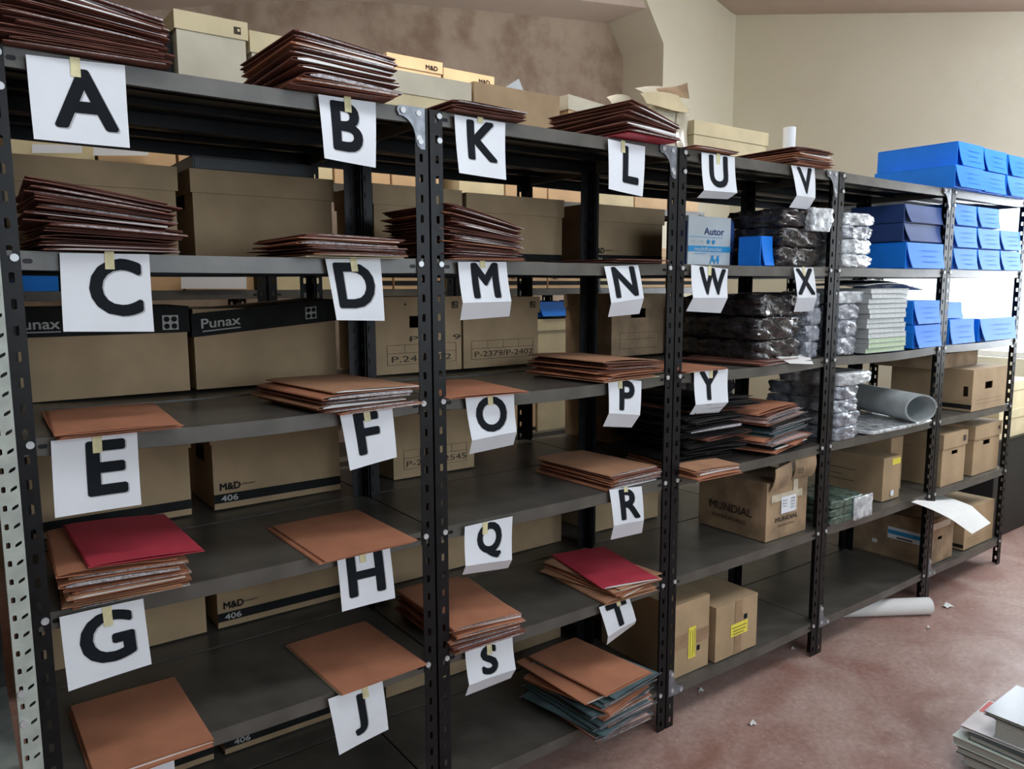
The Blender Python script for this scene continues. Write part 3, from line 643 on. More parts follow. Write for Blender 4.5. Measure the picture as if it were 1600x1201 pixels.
abox('archive box with handwriting P-2379/P-2402 behind sign M', 1.404, 1.742, yb, ye, ZT[2], 1.515, lid=.055, marks=GRID(.10, .93)+[('text', M_mark, 'P-2379/P-2402', .14, .038, .020, .26, 0)], lidmarks=logo(.86))
abox('dark archive box with hand hole behind signs N and P', 2.13, 2.44, yb, ye, ZT[2], 1.52, lid=.055, hole=(.36, .64, .62, .78), marks=GRID(.15, .90), m=M_card2)
abox('cardboard box with black band behind sign W', 2.475, 2.88, yb, ye, ZT[2], 1.50, lid=.06, stripe=(.018, .045))
# level 3
abox('cardboard box with black band behind sign E', .06, .455, yb, ye, ZT[3], 1.16, stripe=(.018, .045))
abox('cardboard box printed M&D 406 right of sign E', .520, .950, yb, ye, ZT[3], 1.16, stripe=(.018, .045), marks=md(), sidehole=(.3, .7, .5, .7))
abox('archive box with handwriting 2545 between signs F and O', 1.115, 1.445, yb, ye, ZT[3], 1.16, lid=.055, marks=GRID(.12, .90)+[('text', M_mark, 'P-2541/2545', .15, .038, .020, .24, 0)], lidmarks=logo(.60)+[('disc', M_mark, .30, .02, .004)])
abox('dark archive box behind sign P under the third shelf', 2.13, 2.44, yb, ye, ZT[3], 1.16, lid=.055, marks=GRID(.15, .90), m=M_card2)
# level 4
abox('plain cardboard box behind sign G', .06, .478, yb, ye, ZT[4], .80)
abox('cardboard box printed M&D 406 right of sign G', .512, .930, yb, ye, ZT[4], .80, stripe=(.018, .045), marks=md())
abox('plain cardboard box behind sign Q', 1.085, 1.47, yb, ye, ZT[4], .80)
abox('plain cardboard box right of sign Q', 1.49, 1.885, yb, ye, ZT[4], .80)
abox('plain cardboard box behind sign R', 2.04, 2.43, yb, ye, ZT[4], .80)
# level 5
abox('cardboard box behind sign I on the bottom shelf', .06, .478, yb, ye, ZT[5], .40, stripe=(.018, .045))
abox('cardboard box printed M&D 406 on the bottom shelf between signs I and J', .512, .930, yb, ye, ZT[5], .40, stripe=(.018, .045), marks=md(.02))
abox('plain cardboard box behind sign S on the bottom shelf', 1.065, 1.45, yb, ye, ZT[5], .40)
abox('cardboard box with writing MDRL 19 above the bottom heap', 1.47, 1.865, yb, ye, ZT[5], .40, marks=[('text', M_mark, 'MDRL  19', .12, .05, .020, .16, .01)])
abox('grey-brown carton right of sign T on the bottom shelf', 2.0, 2.42, yb-.02, ye, ZT[5], .40, m=M_card2, marks=[('rect', M_tapeb, 0, 1, .09, .14)])
# boxes on top of the second row
zt0 = ZT[0]
abox('pale box with cream lid and small logo between signs A and B, on top', .485, .672, .575, .88, zt0, 2.302, m=M_pale, lidm=M_cream, lid=.045, lidmarks=[('rect', M_mark, .80, .90, .012, .032), ('rect', M_cream, .85, .885, .020, .027)], marks=[('text', M_mark, 'EN', .80, .035, .022, .04, 0)])
abox('cream box half hidden behind the stack above sign B, on top', .690, 1.05, .58, .88, zt0, 2.285, m=M_pale, lidm=M_cream, lid=.055)
abox('cream lidded box right of the stack above sign B, on top', 1.07, 1.435, .575, .88, zt0, 2.248, m=M_cream, lidm=M_pale, lid=.065)
abox('open brown carton above sign K', 1.455, 1.842, .575, .88, zt0, 2.262, m=M_card, lid=0, open_top=True, name='open_carton')
abox('worn box with pale lid right of the open brown carton', 1.885, 2.13, .575, .88, zt0, 2.262, m=M_tan, lidm=M_pale, lid=.05, lidtilt=-.02)
abox('long cream lidded box above sign U', 2.60, 3.115, .575, .88, zt0, 2.265, m=M_cream, lidm=M_cream, lid=.055)
e = empty('paper_sheet', P(800, 140, 'y', .95), 'bluish white sheet sticking up behind the open brown carton', 'paper')
qq = [P(782, 141, 'y', .80), P(813, 122, 'y', .80), P(822, 145, 'y', .80), P(800, 175, 'y', .80)]
MB().slab(lambda u, v: bil(qq, u, v)+Y*.01*u, .0006, 3, 3).build('sheet', M_plwhite, e)
for k in range(5):
    e = MB().box(.380+.020*k, .397+.020*k, .60, .86, zt0+.001, zt0+.255-.006*(k % 2)); o = e.build('binder', [M_band, M_galv][0]); bevel(o, .003)
    tag(o, 'upright dark binder left of the pale box, on top behind sign A', 'binder', 'upright dark binders on top')
# crumpled carton wrapped in clear tape
e = empty('crumpled_carton', (2.475, .70, zt0), 'crumpled pale carton wrapped in clear tape, torn flaps, above sign L', 'box')
random.seed(11)
def crum(u, v):
    a = 2*math.pi*u; c, s = math.cos(a), math.sin(a); k = 1/max(abs(c), abs(s))
    k = k*.8+.22; r = 1+.03*math.sin(7*a+3*v)+.03*math.sin(11*v+a*3)
    return Vector((2.475+.112*c*k*r, .70+.11*s*k*r, zt0+.305*v+.01*math.sin(5*a)*v))
MB().grid(crum, 40, 10).build('box_body', M_pale, e)
def flap(pts, m, nm='torn_flap'):
    MB().slab(lambda u, v: bil(pts, u, v)+Z*.012*math.sin(3*u+2*v), .002, 5, 5, smooth=False).build(nm, m, e)
yy = .60
flap([P(992, 138, 'y', yy), P(1052, 140, 'y', yy+.1), P(1079, 168, 'y', yy-.04), P(1020, 160, 'y', yy-.05)], M_pale)
flap([P(1008, 150, 'y', yy), P(1040, 138, 'y', yy+.05), P(1074, 125, 'y', yy+.05), P(1077, 158, 'y', yy)], M_card2)
flap([P(1000, 146, 'y', yy-.04), P(1060, 150, 'y', yy-.04), P(1078, 172, 'y', yy-.05), P(1010, 166, 'y', yy-.06)], M_cream)
flap([P(948, 152, 'y', yy+.05), P(985, 152, 'y', yy+.05), P(998, 172, 'y', yy), P(958, 170, 'y', yy)], M_pale)
MB().grid(lambda u, v: crum(.78+.08*u, .02+.94*v)+Vector((.003, -.006, 0)), 5, 10).build('clear_tape', M_seal, e)
e = empty('paper_roll', P(1247, 232, 'y', .45), 'short white paper roll standing above sign V', 'paper roll')
c0 = P(1247, 236, 'y', .45); MB().tube((c0.x, .50, zt0), (c0.x, .50, P(1247, 202, 'y', .5).z), .0285, 20).build('roll', M_paper, e, e.location)
t = MB(); t.box(c0.x-.018, c0.x-.006, .4695, .4705, zt0+.14, zt0+.16).build('printed_mark', M_inkg, e, e.location)

# far row boxes
random.seed(5)
GF = 'boxes on the far row across the aisle'
def farbox(x, w, z0, z1, mm, lab, hole=True, stripe=False, marks=(), y=1.60, lid=.05):
    return abox(lab, x, x+w-.012, y, y+.38, z0, z1, m=mm, lid=lid, hole=(.34, .66, .62, .80) if hole else None, stripe=(.018, .040) if stripe else None, marks=marks, group=GF)
nth = ['first', 'second', 'third', 'fourth', 'fifth', 'sixth', 'seventh', 'eighth', 'ninth', 'tenth', 'eleventh', 'twelfth']
for k in range(12):
    x = .10+.95*(k//3)+.045+.288*(k % 3)
    col = M_tan if k % 3 else M_cream
    if k == 0: abox('bright blue box seen just under the second shelf at the far left', x, x+.125, 1.60, 1.98, Z3[1], Z3[1]+.10, m=M_blue, lid=0); abox('tan box beside the far left blue box, under the second shelf', x+.135, x+.275, 1.60, 1.98, Z3[1], Z3[1]+.235, m=col, lid=.05)
    else: farbox(x, .288, Z3[1], Z3[1]+.235, col, nth[k]+' tan box from the left on the far row, just under the second shelf', False, k >= 4, [('text', M_band, 'M&D', .08, .050, .014, .045, .02)] if k in (4, 6, 7, 8) else ())
    farbox(x, .288, Z3[0], Z3[0]+.25, col, nth[k]+' box with hand hole on the far row, just under the top shelf', True)
for k, (x, lb) in enumerate(((1.66, 'far tan box printed M&D behind the cream box on top'), (1.965, 'far tan box printed M&D behind the open brown carton'))):
    farbox(x, .30, Z3[0]+.262, 2.625-.02*k, M_tan, lb, False, lid=.05); t = MB(); text_on(t, 'M&D', Vector((x+.20, 1.5925, 2.585-.02*k)), X, Z, .020, .065, .03); tag(t.build('print', M_band, bpy.data.objects[[o.name for o in COL.objects if o.get('label') == lb][0]]))
t = MB()
# white papers tucked on the far boxes
for (a, b, c, d_, lb) in ((50, 128, 233, 239, 'white paper strip on the far boxes just under sign A, left'), (146, 232, 236, 243, 'white paper strip on the far boxes just under sign A, right'), (283, 385, 428, 451, 'white paper label on the far boxes right of sign C')):
    q = [P(a, c-8, 'y', 1.575), P(b, c-6, 'y', 1.575), P(b, d_, 'y', 1.575), P(a, d_, 'y', 1.575)]
    o = MB().slab(lambda u, v: bil(q, u, v), .0008, 2, 2).build('paper_label', M_paper); tag(o, lb, 'paper')
# middle far boxes, cream, seen between signs M and P
for k, (x, w, z0, z1, lb) in enumerate(((2.20, .36, .745, 1.075, 'pale far box low behind sign O'), (2.565, .34, .745, 1.10, 'cream far box low behind the rear post left of sign P'), (3.0, .38, .745, 1.08, 'cream far box low behind sign P'),
                                  (2.20, .36, 1.132, 1.36, 'pale far box right of the boxes with handwriting'), (2.565, .34, 1.132, 1.37, 'cream lidded far box behind the stack above sign P'), (3.0, .38, 1.132, 1.38, 'cream far box behind sign N'))):
    abox(lb, x, x+w-.012, 1.62, 1.98, z0, z1, m=[M_tan, M_cream, M_cream][k % 3], lidm=M_cream, lid=.06, hole=(.40, .62, .5, .66) if k in (0, 3) else None, stripe=(.01, .03) if k == 0 else None)
for k in range(3):
    for q in range(2):
        abox(f"{['lower', 'upper'][q]} orange-lit box, {['left', 'middle', 'right'][k]} of the far ones seen behind the fourth unit", 3.42+.30*k+.30*(k > 0)*0, 3.70+.30*k, 1.62, 1.98, .748+.172*q, .918+.168*q, m=M_tan, lid=.05) if k == 0 else None
# ------------------------------------------------------------------ blue plastic archive boxes
def bluebox(label, x0, x1, y0, y1, z0, z1, m=None, group='blue archive boxes', rz=0, text=True, skew=.3):
    m = m or M_blue; cx, cy = (x0+x1)/2, (y0+y1)/2; w, d, h = x1-x0, y1-y0, z1-z0
    e = empty('blue_archive_box', (cx, cy, z0), label, 'box', group)
    mb = MB(); th = .004
    mb.box(x0, x1, y0, y1, z0, z0+th).box(x0, x1, y0+th, y1, z1-th, z1).box(x0, x0+th, y0, y1, z0+th, z1-th).box(x1-th, x1, y0, y1, z0+th, z1-th).box(x0+th, x1-th, y1-th, y1, z0+th, z1-th)
    mb.box(x0+th, x1-th, y0+.010, y0+.014, z0+th, z1-th)
    bevel(mb.build('box_body', m, e), .0015)
    f = MB(); k = w*skew*.35                                 # trapezoid tuck flap on the end
    vs = [(x0+.002, y0+.001, z1-.001), (x1-.002, y0+.001, z1-.001), (x1-.002, y0-.012, z0+h*.02), (x0+k, y0-.016, z0+h*.02)]
    q = [Vector(v) for v in vs]
    f.slab(lambda u, v: bil(q, u, v)+Y*(.004*math.sin(math.pi*v)), .003, 3, 3); fo = f.build('end_flap', m, e)
    if text:
        t = MB()
        for r in range(3):
            v = .28+.22*r
            qa = [bil(q, .35, v)-Y*.0030, bil(q, .85-.1*(r % 2), v)-Y*.0030, bil(q, .85-.1*(r % 2), v+.03)-Y*.0030, bil(q, .35, v+.03)-Y*.0030]
            t.add(qa, [(3, 2, 1, 0)])
        t.build('print', M_blueprint, fo, e.location)
    if rz: e.rotation_euler = (0, 0, rz)
    return e
bluebox('upper blue box at the left end on top of the last shelves', 3.74, 4.005, -.01, .37, ZT[0]+.104, ZT[0]+.215, rz=.0)
bluebox('lower blue box at the left end on top of the last shelves', 3.665, 3.945, -.04, .34, ZT[0], ZT[0]+.100)
bluebox('upper middle blue box on top of the last shelves', 4.03, 4.29, .0, .37, ZT[0]+.104, ZT[0]+.214)
bluebox('lower middle blue box on top of the last shelves', 3.96, 4.24, -.02, .35, ZT[0], ZT[0]+.100)
bluebox('upper blue box at the picture edge on top of the last shelves', 4.31, 4.57, .0, .37, ZT[0]+.104, ZT[0]+.210)
bluebox('lower blue box at the picture edge on top of the last shelves', 4.26, 4.54, -.02, .35, ZT[0], ZT[0]+.100)
nm = ['bottom', 'middle', 'top']; cn = ['left', 'centre', 'right']
for r in range(3):
    for c in range(3):
        if r == 2 and c == 2: continue
        xx = 3.785+.257*c
        bluebox(f'{nm[r]} {cn[c]} blue box of the block on the last unit, second shelf', xx, xx+.250, .0+.008*r, .37, ZT[1]+.104*r, ZT[1]+.104*r+.10)
bluebox('blue box lying on the second shelf of the fourth unit, beside the post', 3.345, 3.688, .0, .26, ZT[1], ZT[1]+.115)
for r in range(2):
    bluebox(['lower', 'upper'][r]+' blue box, shade painted in, stacked on the blue box beside the post', 3.35, 3.688, .02, .27, ZT[1]+.120+.082*r, ZT[1]+.120+.082*r+.080, m=M_navy, text=False)  # blue boxes coloured navy to paint in the shade on them
bluebox('blue box behind the black bundle right of the white paper carton', 2.39, 2.462, .06, .16, ZT[1], ZT[1]+.112, text=False)
bluebox('lower blue box beside the book stack on the third shelf', 3.44, 3.69, -.01, .35, ZT[2], ZT[2]+.105)
bluebox('upper blue box beside the book stack on the third shelf', 3.44, 3.688, .0, .35, ZT[2]+.108, ZT[2]+.215)
bluebox('small blue box leaning beside the post on the last unit, third shelf', 3.80, 4.06, .0, .35, ZT[2], ZT[2]+.12, skew=.1)
bluebox('dark blue box at the back of the last unit, third shelf', 3.84, 4.05, .06, .36, ZT[2]+.122, ZT[2]+.20, m=M_blue, text=False)
bluebox('low open blue box at the right of the last unit, third shelf', 4.12, 4.55, .0, .36, ZT[2], ZT[2]+.115)
# blue boxes of the far row, seen through the gap above sign P
for k, (a, b, lb) in enumerate(((2.56, 2.84, 'blue box on the far row between the rear posts, above the cream boxes'), (3.0, 3.28, 'blue box on the far row left of sign N'), (2.25, 2.50, 'blue box on the far row right of the handwriting box'))):
    bluebox(lb, a, b, 1.62, 1.96, 1.388, 1.47, text=False)

# ------------------------------------------------------------------ plastic wrapped bundles
def bundle(label, x0, x1, y0, y1, z0, z1, m, group=None, seed=0, amp=.006, name='wrapped_bundle', cat='bundle'):
    rnd = random.Random(seed); ph = [rnd.uniform(0, 6) for _ in range(8)]
    cx, cy, cz = (x0+x1)/2, (y0+y1)/2, (z0+z1)/2; hx, hy, hz = (x1-x0)/2, (y1-y0)/2, (z1-z0)/2
    e = empty(name, (cx, cy, z0), label, cat, group)
    bm = bmesh.new(); bmesh.ops.create_cube(bm, size=2); bmesh.ops.subdivide_edges(bm, edges=bm.edges[:], cuts=9, use_grid_fill=True)
    for v in bm.verts:
        c = v.co.copy(); r = 1-.04*(c.x**4*c.y**4)-.035*(c.x**6*c.z**6)-.03*(c.y**6*c.z**6)
        x, y, z = c.x*hx*r, c.y*hy*r, c.z*hz*(1-.12*(c.x**6*c.y**6))
        n = amp*(math.sin(31*x+ph[0]+17*z)*.6+math.sin(57*y+ph[1]+40*z)*.5+math.sin(90*x+ph[2]-60*y)*.35+math.sin(140*z+ph[3]+50*x)*.4+rnd.uniform(-.45, .45))
        d = Vector((x/hx, y/hy, z/hz)); d.z *= .5
        if c.z < -.99: d = Vector((0, 0, 0))
        v.co = Vector((x, y, z))+d.normalized()*n if d.length else Vector((x, y, -hz))
        v.co.z = max(-hz, min(hz, v.co.z))
    me = bpy.data.meshes.new('wrapping'); bm.to_mesh(me); bm.free(); me.materials.append(m)
    for p in me.polygons: p.use_smooth = rnd.random() < .75
    link('plastic_wrap', me, e, (0, 0, hz))
    return e
def pile(labelf, x0, x1, y0, y1, z0, hs, mats, group, seed, amp=.006, jx=.012):
    rnd = random.Random(seed); z = z0
    for i, h in enumerate(hs):
        pos = 'lowest' if i == 0 else ('topmost' if i == len(hs)-1 else ['second', 'third', 'fourth', 'fifth', 'sixth'][i-1]+' from the bottom')
        dx, dy = rnd.uniform(-jx, jx), rnd.uniform(-jx, jx)*.5
        bundle(labelf.format(pos), x0+dx, x1+dx, y0+dy, y1+dy, z, z+h-.001, mats[i % len(mats)], group, seed*10+i, amp); z += h
pile('black plastic-wrapped bundle, {} of those above sign X', 2.47, 2.745, .03, .30, ZT[1], (.075, .075, .07), [M_plblack], 'black bundles above sign X', 1, .009)
bundle('small crinkled clear packet on the black bundles under sign V', 2.62, 2.745, -.005, .028, ZT[1]+.135, ZT[1]+.225, M_plclear, None, 77, .006)
pile('black plastic-wrapped bundle, {} of those behind sign X', 2.36, 2.64, .03, .40, ZT[2], (.085, .085, .085), [M_plblack], 'black bundles behind sign X', 2, .009)
pile('grey film-wrapped bundle, {} of those right of sign X', 2.655, 2.75, .02, .36, ZT[2], (.065, .065, .07, .06), [M_plgrey], 'grey bundles right of sign X', 3, .005, .004)
bundle('black plastic-wrapped bundle deep on the shelf behind sign Y', 2.33, 2.70, .385, .44, ZT[3], ZT[3]+.30, M_plblack, None, 78, .008)
pile('silver wrapped bundle, {}, second shelf, right of the third double post', 2.848, 3.07, .0, .33, ZT[1], (.055, .06, .055, .05), [M_plclear, M_plclear, M_plgrey], 'silver bundles on the second shelf', 4, .007)
pile('grey wrapped bundle, {}, beside the book stack, third shelf', 2.848, 3.0, .0, .33, ZT[2], (.075, .07, .065), [M_plgrey], 'grey bundles beside the book stack', 5, .006)
bundle('clear-wrapped packet lying on top of the grey bundles, third shelf', 2.84, 3.15, .02, .30, ZT[2]+.212, ZT[2]+.262, M_plclear, None, 79, .004)
pile('grey film-wrapped bundle, {} of those beside the rolled sheet', 2.848, 3.03, -.01, .33, ZT[3], (.06, .06, .055, .055), [M_plgrey], 'grey bundles beside the rolled sheet', 6, .006)
bundle('bright clear-wrapped packet on top of the bundles beside the rolled sheet', 2.86, 3.10, -.02, .30, ZT[3]+.232, ZT[3]+.285, M_plclear, None, 80, .005)
bundle('flat clear plastic bag under the rolled sheet', 3.10, 3.66, -.03, .36, ZT[3], ZT[3]+.018, M_plclear, None, 81, .004)
# book stack
rnd = random.Random(9); z = ZT[2]
M_bk = [mat('grey_white_book_block', (.56, .60, .60), .7, .12, 120), mat('green_tinted_book_block', (.46, .60, .40), .7, .1, 120)]
for k in range(13):
    h = .021; dx, dy, a = rnd.uniform(-.006, .006)+.04*k/13*0, rnd.uniform(-.006, .006), rnd.uniform(-.03, .03)
    r = empty('paperback_book', (3.20+dx, .16+dy, z), ('green-edged' if k < 3 else 'grey-white')+' thick booklet in the tall stack beside the blue boxes, third shelf', 'book', 'booklets stacked beside the blue boxes', a)
    MB().slab(lambda u, v: (-.155+.31*u, -.17+.34*v, h/2-.001+.003*math.sin(3*u)*0), h*.8, 3, 1, smooth=False).build('page_block', M_bk[0 if k > 2 else 1], r, (0, 0, 0))
    MB().box(-.157, .157, -.172, .172, h-.0022, h-.0008).box(-.157, .157, -.172, .172, 0, .0012).box(-.158, -.156, -.172, .172, 0, h-.001).build('cover', mat('booklet_cover', (.40, .43, .44), .5, .1), r, (0, 0, 0)); z += h
e = empty('loose_sheets', (3.25, .15, ZT[1]-.06), 'dark limp sheets lying on the tall booklet stack, third shelf', 'papers')
for k in range(2): MB().slab(lambda u, v: (3.02+.50*u, 0+.30*v, z+.012+.010*k+.014*math.sin(3*u+k)-.02*u*u), .002, 8, 4).build('sheet', [M_bk[0], M_plgrey][k], e)
# rolled sheet
e = empty('rolled_sheet', (3.50, .15, ZT[3]), 'thick grey-white rolled sheet lying with its open end forward, fourth shelf', 'roll')
mb = MB(); ca = Vector((3.47, -.05, ZT[3]+.085)); cb = Vector((3.62, .32, ZT[3]+.085)); dd = (cb-ca).normalized(); s1 = dd.cross(Z).normalized(); s2 = s1.cross(dd)
def spiral(u, v):
    a = 2*math.pi*1.7*u; r = .068-.008*u; return ca.lerp(cb, v)+s1*(r*1.30*math.cos(a))+s2*(r*.96*math.sin(a))+dd*(.02*math.sin(a)*0)
mb.slab(spiral, .0022, 60, 4).build('roll', mat('grey_vinyl_sheet', (.52, .58, .60), .35, .08), e)

# ------------------------------------------------------------------ other boxes on the front row
M_aw = M_plwhite
e = abox('white and blue paper carton printed Autor multifunción above sign W', P(1075, 380, 'y', .2).x, P(1141, 380, 'y', .2).x, .2, .30, ZT[1], 1.815, m=M_aw, lid=0, name='paper_carton',
     marks=[('text', M_navy, 'Autor', .36, .118, .026, .115, .01), ('rect', M_cyan, 0, .80, .108, .1095), ('rect', M_cyan, 0, 1, .055, .076), ('text', M_plwhite, 'multifunción', .14, .058, .014, .155, .015), ('text', M_cyan, 'A4', .50, .012, .030, .055, .02),
            ('disc', M_cyan, .46, .092, .008), ('disc', M_cyan, .58, .092, .008), ('rect', M_inkg, .07, .16, .094, .0955), ('rect', M_inkg, .07, .13, .088, .0895), ('rect', M_inkg, .25, .34, .094, .0955), ('rect', M_inkg, .25, .31, .088, .0895),
            ('rect', M_cyan, .12, .40, .047, .049), ('rect', M_cyan, .45, .80, .040, .0412), ('rect', M_cyan, .45, .80, .049, .0502), ('rect', M_navy, 0, 1, 0, .165, 'side')])
bundle('dark navy packet right of the white paper carton', 2.395, 2.445, .22, .41, ZT[1], 1.81, M_navy, None, 82, .001, 'navy_packet')
# Mundial carton
m0 = ZT[4]
e = abox('old brown MUNDIAL carton with raised torn flaps and handwritten label, fifth shelf', 2.455, 2.728, .035, .37, m0, m0+.235, m=M_card2, lid=0, name='mundial_carton', cat='box',
     marks=[('text', M_mark, 'MUNDIAL', .18, .085, .032, .21, .02, 'side'), ('text', M_mark, 'IMPRESORES', .22, .050, .015, .17, .0, 'side'), ('text', M_mark, 'MUNDIAL', .22, .070, .018, .15, .02), ('text', M_mark, 'IMPRESORES', .28, .048, .008, .11, .0),
            ('rect', M_seal, .10, .86, .155, .185), ('rect', M_seal, .62, .74, .10, .235), ('rect', M_paper, .34, .70, .100, .168)]
            + [('text', M_ink, s, .37, .150-.012*k, .006, .03, 0) for k, s in enumerate(('Nomina', 'Buses', 'Pagos'))]+[('text', M_ink, s, .56, .152-.012*k, .006, .03, 0) for k, s in enumerate(('2008', '2009', '2010', '2011'))])
def carton_flap(pts, nm='flap'):
    q = [Vector(p) for p in pts]; MB().slab(lambda u, v: bil(q, u, v)-Y*(.010*math.sin(math.pi*v)), .004, 5, 5, smooth=True).build(nm, M_card2, e)
zf = m0+.235
carton_flap([(2.47, .012, zf+.062), (2.575, .015, zf+.078), (2.585, .028, zf-.02), (2.462, .028, zf-.03)])
carton_flap([(2.59, .010, zf+.085), (2.738, .010, zf+.082), (2.742, .026, zf-.005), (2.60, .026, zf+.0)])
t = MB(); text_on(t, '03', Vector((2.60, -.004, zf+.028)), X, Z, .022, .034, .01); t.build('print', M_mark, e)
GS = 'cartons with yellow notes'
e = abox('small taped carton with upright yellow note, bottom shelf beside the double post', 1.925, 2.122, .03, .40, ZT[5], .425, m=M_card, lid=0, name='small_carton', marks=[('rect', M_tapeb, 0, 1, .105, .155), ('rect', M_yellow, .42, .62, .055, .175), ('rect', M_ink, .66, .74, .075, .095)]+[('rect', M_mark, .46, .47, .06, .165), ('rect', M_mark, .53, .54, .06, .16), ('rect', M_mark, .58, .59, .07, .165)])
e = abox('small taped carton with wide yellow note, bottom shelf, right of its twin', 2.150, 2.400, .02, .36, ZT[5], .365, m=M_card, lid=0, name='small_carton', marks=[('rect', M_tapeb, .45, .62, 0, .213), ('rect', M_yellow, .35, .76, .075, .125), ('rect', M_ink, .66, .74, .130, .150)]+[('rect', M_mark, .38, .72, .108, .111), ('rect', M_mark, .40, .70, .095, .098), ('rect', M_mark, .40, .66, .083, .086)])
# fourth unit
abox('pale carton with yellow tape and printed side, fifth shelf behind the green books', 3.38, 3.535, .06, .40, ZT[4], ZT[4]+.205, m=M_card, lid=0, name='carton', marks=[('rect', M_yellow, .50, .98, .165, .195), ('rect', M_mark, .15, .60, .125, .128, 'side'), ('rect', M_mark, .15, .40, .095, .098, 'side'), ('rect', M_mark, .15, .60, .070, .073, 'side'), ('rect', M_mark, .12, .20, .133, .147, 'side'), ('disc', M_paper, .55, .03, .016)])
abox('tall plain carton pushed against the fourth double post, fifth shelf', 3.575, 3.688, .13, .38, ZT[4], .82, m=M_card, lid=0, name='carton')
z = ZT[4]
for k in range(3):
    bundle('green book packet in clear wrap, '+['lowest', 'middle', 'topmost'][k]+' of three by the third double post', 2.842, 3.125-.01*k, -.01, .26, z, z+.034, mat('green_film', (.10, .15, .12), .2, .3, 30, .7, 40, col2=(.03, .05, .04)), 'green book packets', 90+k, .003, 'book_packet'); z += .035
bundle('white crinkled wrapping on the end of the green book packets', 3.0, 3.15, -.022, -.013, ZT[4], ZT[4]+.10, M_plclear, None, 96, .002)
# last unit
abox('box with hand hole, front end forward, fourth shelf of the last unit', 4.10, 4.50, .0, .42, ZT[3], 1.128, m=M_card, lid=0, hole=(.36, .58, .50, .68), sidehole=(.90, .96, .35, .60), stripe=(.012, .035), stripeface=('side',), marks=[('rect', M_mark, .1, .9, .055, .056), ('rect', M_mark, .1, .9, .035, .036)])
abox('flat box lying on the box with hand hole, last unit', 3.95, 4.42, .12, .44, 1.130, 1.205, m=M_card2, lid=0, name='flat_box')
abox('narrow lidded box left of its twin on the fifth shelf of the last unit', 3.865, 4.115, .02, .40, ZT[4], .815, m=M_card, lid=.07, hole=(.40, .66, .58, .66), lidmarks=[('rect', M_mark, .80, .92, .02, .05)])
abox('wide lidded box right of its twin on the fifth shelf of the last unit', 4.235, 4.545, .03, .42, ZT[4], .815, m=M_card, lid=.07, hole=(.36, .62, .58, .68), lidmarks=[('rect', M_mark, .86, .94, .03, .05)])
abox('worn carton with blue and white side label, bottom shelf of the last unit', 3.79, 4.07, .03, .43, ZT[5], .385, m=M_card2, lid=0, name='carton', hole=(.40, .56, .50, .58),
     marks=[('rect', M_paper, .50, .93, .105, .165, 'side'), ('rect', M_cyan, .505, .925, .128, .150, 'side'), ('rect', M_mark, .62, .82, .110, .118, 'side'), ('rect', M_sheet, .30, .37, .060, .080, 'side'), ('rect', M_seal, .05, .85, .18, .215)])
abox('box with hand hole, bottom shelf of the last unit, right', 4.20, 4.55, .03, .43, ZT[5], .375, m=M_card, lid=0, hole=(.40, .60, .50, .66), stripe=(.012, .03), stripeface=('side',), marks=[('rect', M_mark, .1, .9, .055, .056), ('rect', M_mark, .1, .9, .035, .036)])
# sheet sliding off
e = empty('paper_sheet', P(1480, 800, 'y', -.1), 'cream-white sheet hanging off the fifth shelf at the fourth double post', 'paper')
qq = [P(1428, 771, 'y', .03), P(1465, 776, 'y', .02), P(1512, 800, 'y', -.10), P(1489, 803, 'y', -.14)]
pa, pb = P(1424, 784, 'y', -.03), P(1458, 771, 'y', .12)
pc, pd = P(1518, 790, 'y', -.05), P(1488, 812, 'y', -.15)
pe, pf = P(1548, 817, 'y', -.12), P(1519, 834, 'y', -.18)
MB().slab(lambda u, v: bil([pa, pb, pc, pd], u, v)+Z*.006*math.sin(math.pi*v), .0008, 4, 6).slab(lambda u, v: bil([pd, pc, pe, pf], u, v), .0008, 4, 4).build('sheet', M_sheet, e)
e = empty('paper_sheet', P(1230, 560, 'y', 0), 'white sheet draped on the flat pile between signs Y and X', 'paper')
ps = [P(a, b, 'y', c) for a, b, c in ((1190, 550, .10), (1262, 552, .05), (1271, 569, -.012), (1234, 568, -.012))]
MB().slab(lambda u, v: bil(ps, u, v)+Z*.004*math.sin(3*v), .0006, 5, 5).build('sheet', M_sheet, e)

# ------------------------------------------------------------------ floor things
e = empty('paper_tube', (3.5, 0, .03), 'white paper tube lying on the floor under the fourth unit', 'tube')
ta, tb = P(1335, 950, 'z', .04), P(1452, 946, 'z', .04); MB().tube(ta+(ta-tb)*.3, tb, .040, 22, cap=False).tube(tb+(ta-tb)*.002, tb, .034, 22).build('tube', M_sheet, e)
for k, (a, b, s) in enumerate(((1480, 947, .028), (1450, 981, .010), (1238, 1014, .012), (1094, 1079, .012), (1175, 1131, .015))):
    c = P(a, b, 'z', .001); o = MB().slab(lambda u, v: (c.x+s*(u-.5)*2+.004*v, c.y+s*(v-.5)*(1+.5*u), .004+.004*math.sin(5*u+3*v)), .0006, 3, 3, smooth=False).build('paper_scrap', M_sheet)
    tag(o, ['torn white paper scrap beside the paper tube', 'tiny pale scrap on the floor below the paper tube', 'tiny pale scrap near the foot of the third double post', 'tiny pale scrap on the floor under the small cartons', 'pale scrap on the floor between shelves and magazines'][k], 'paper scrap')
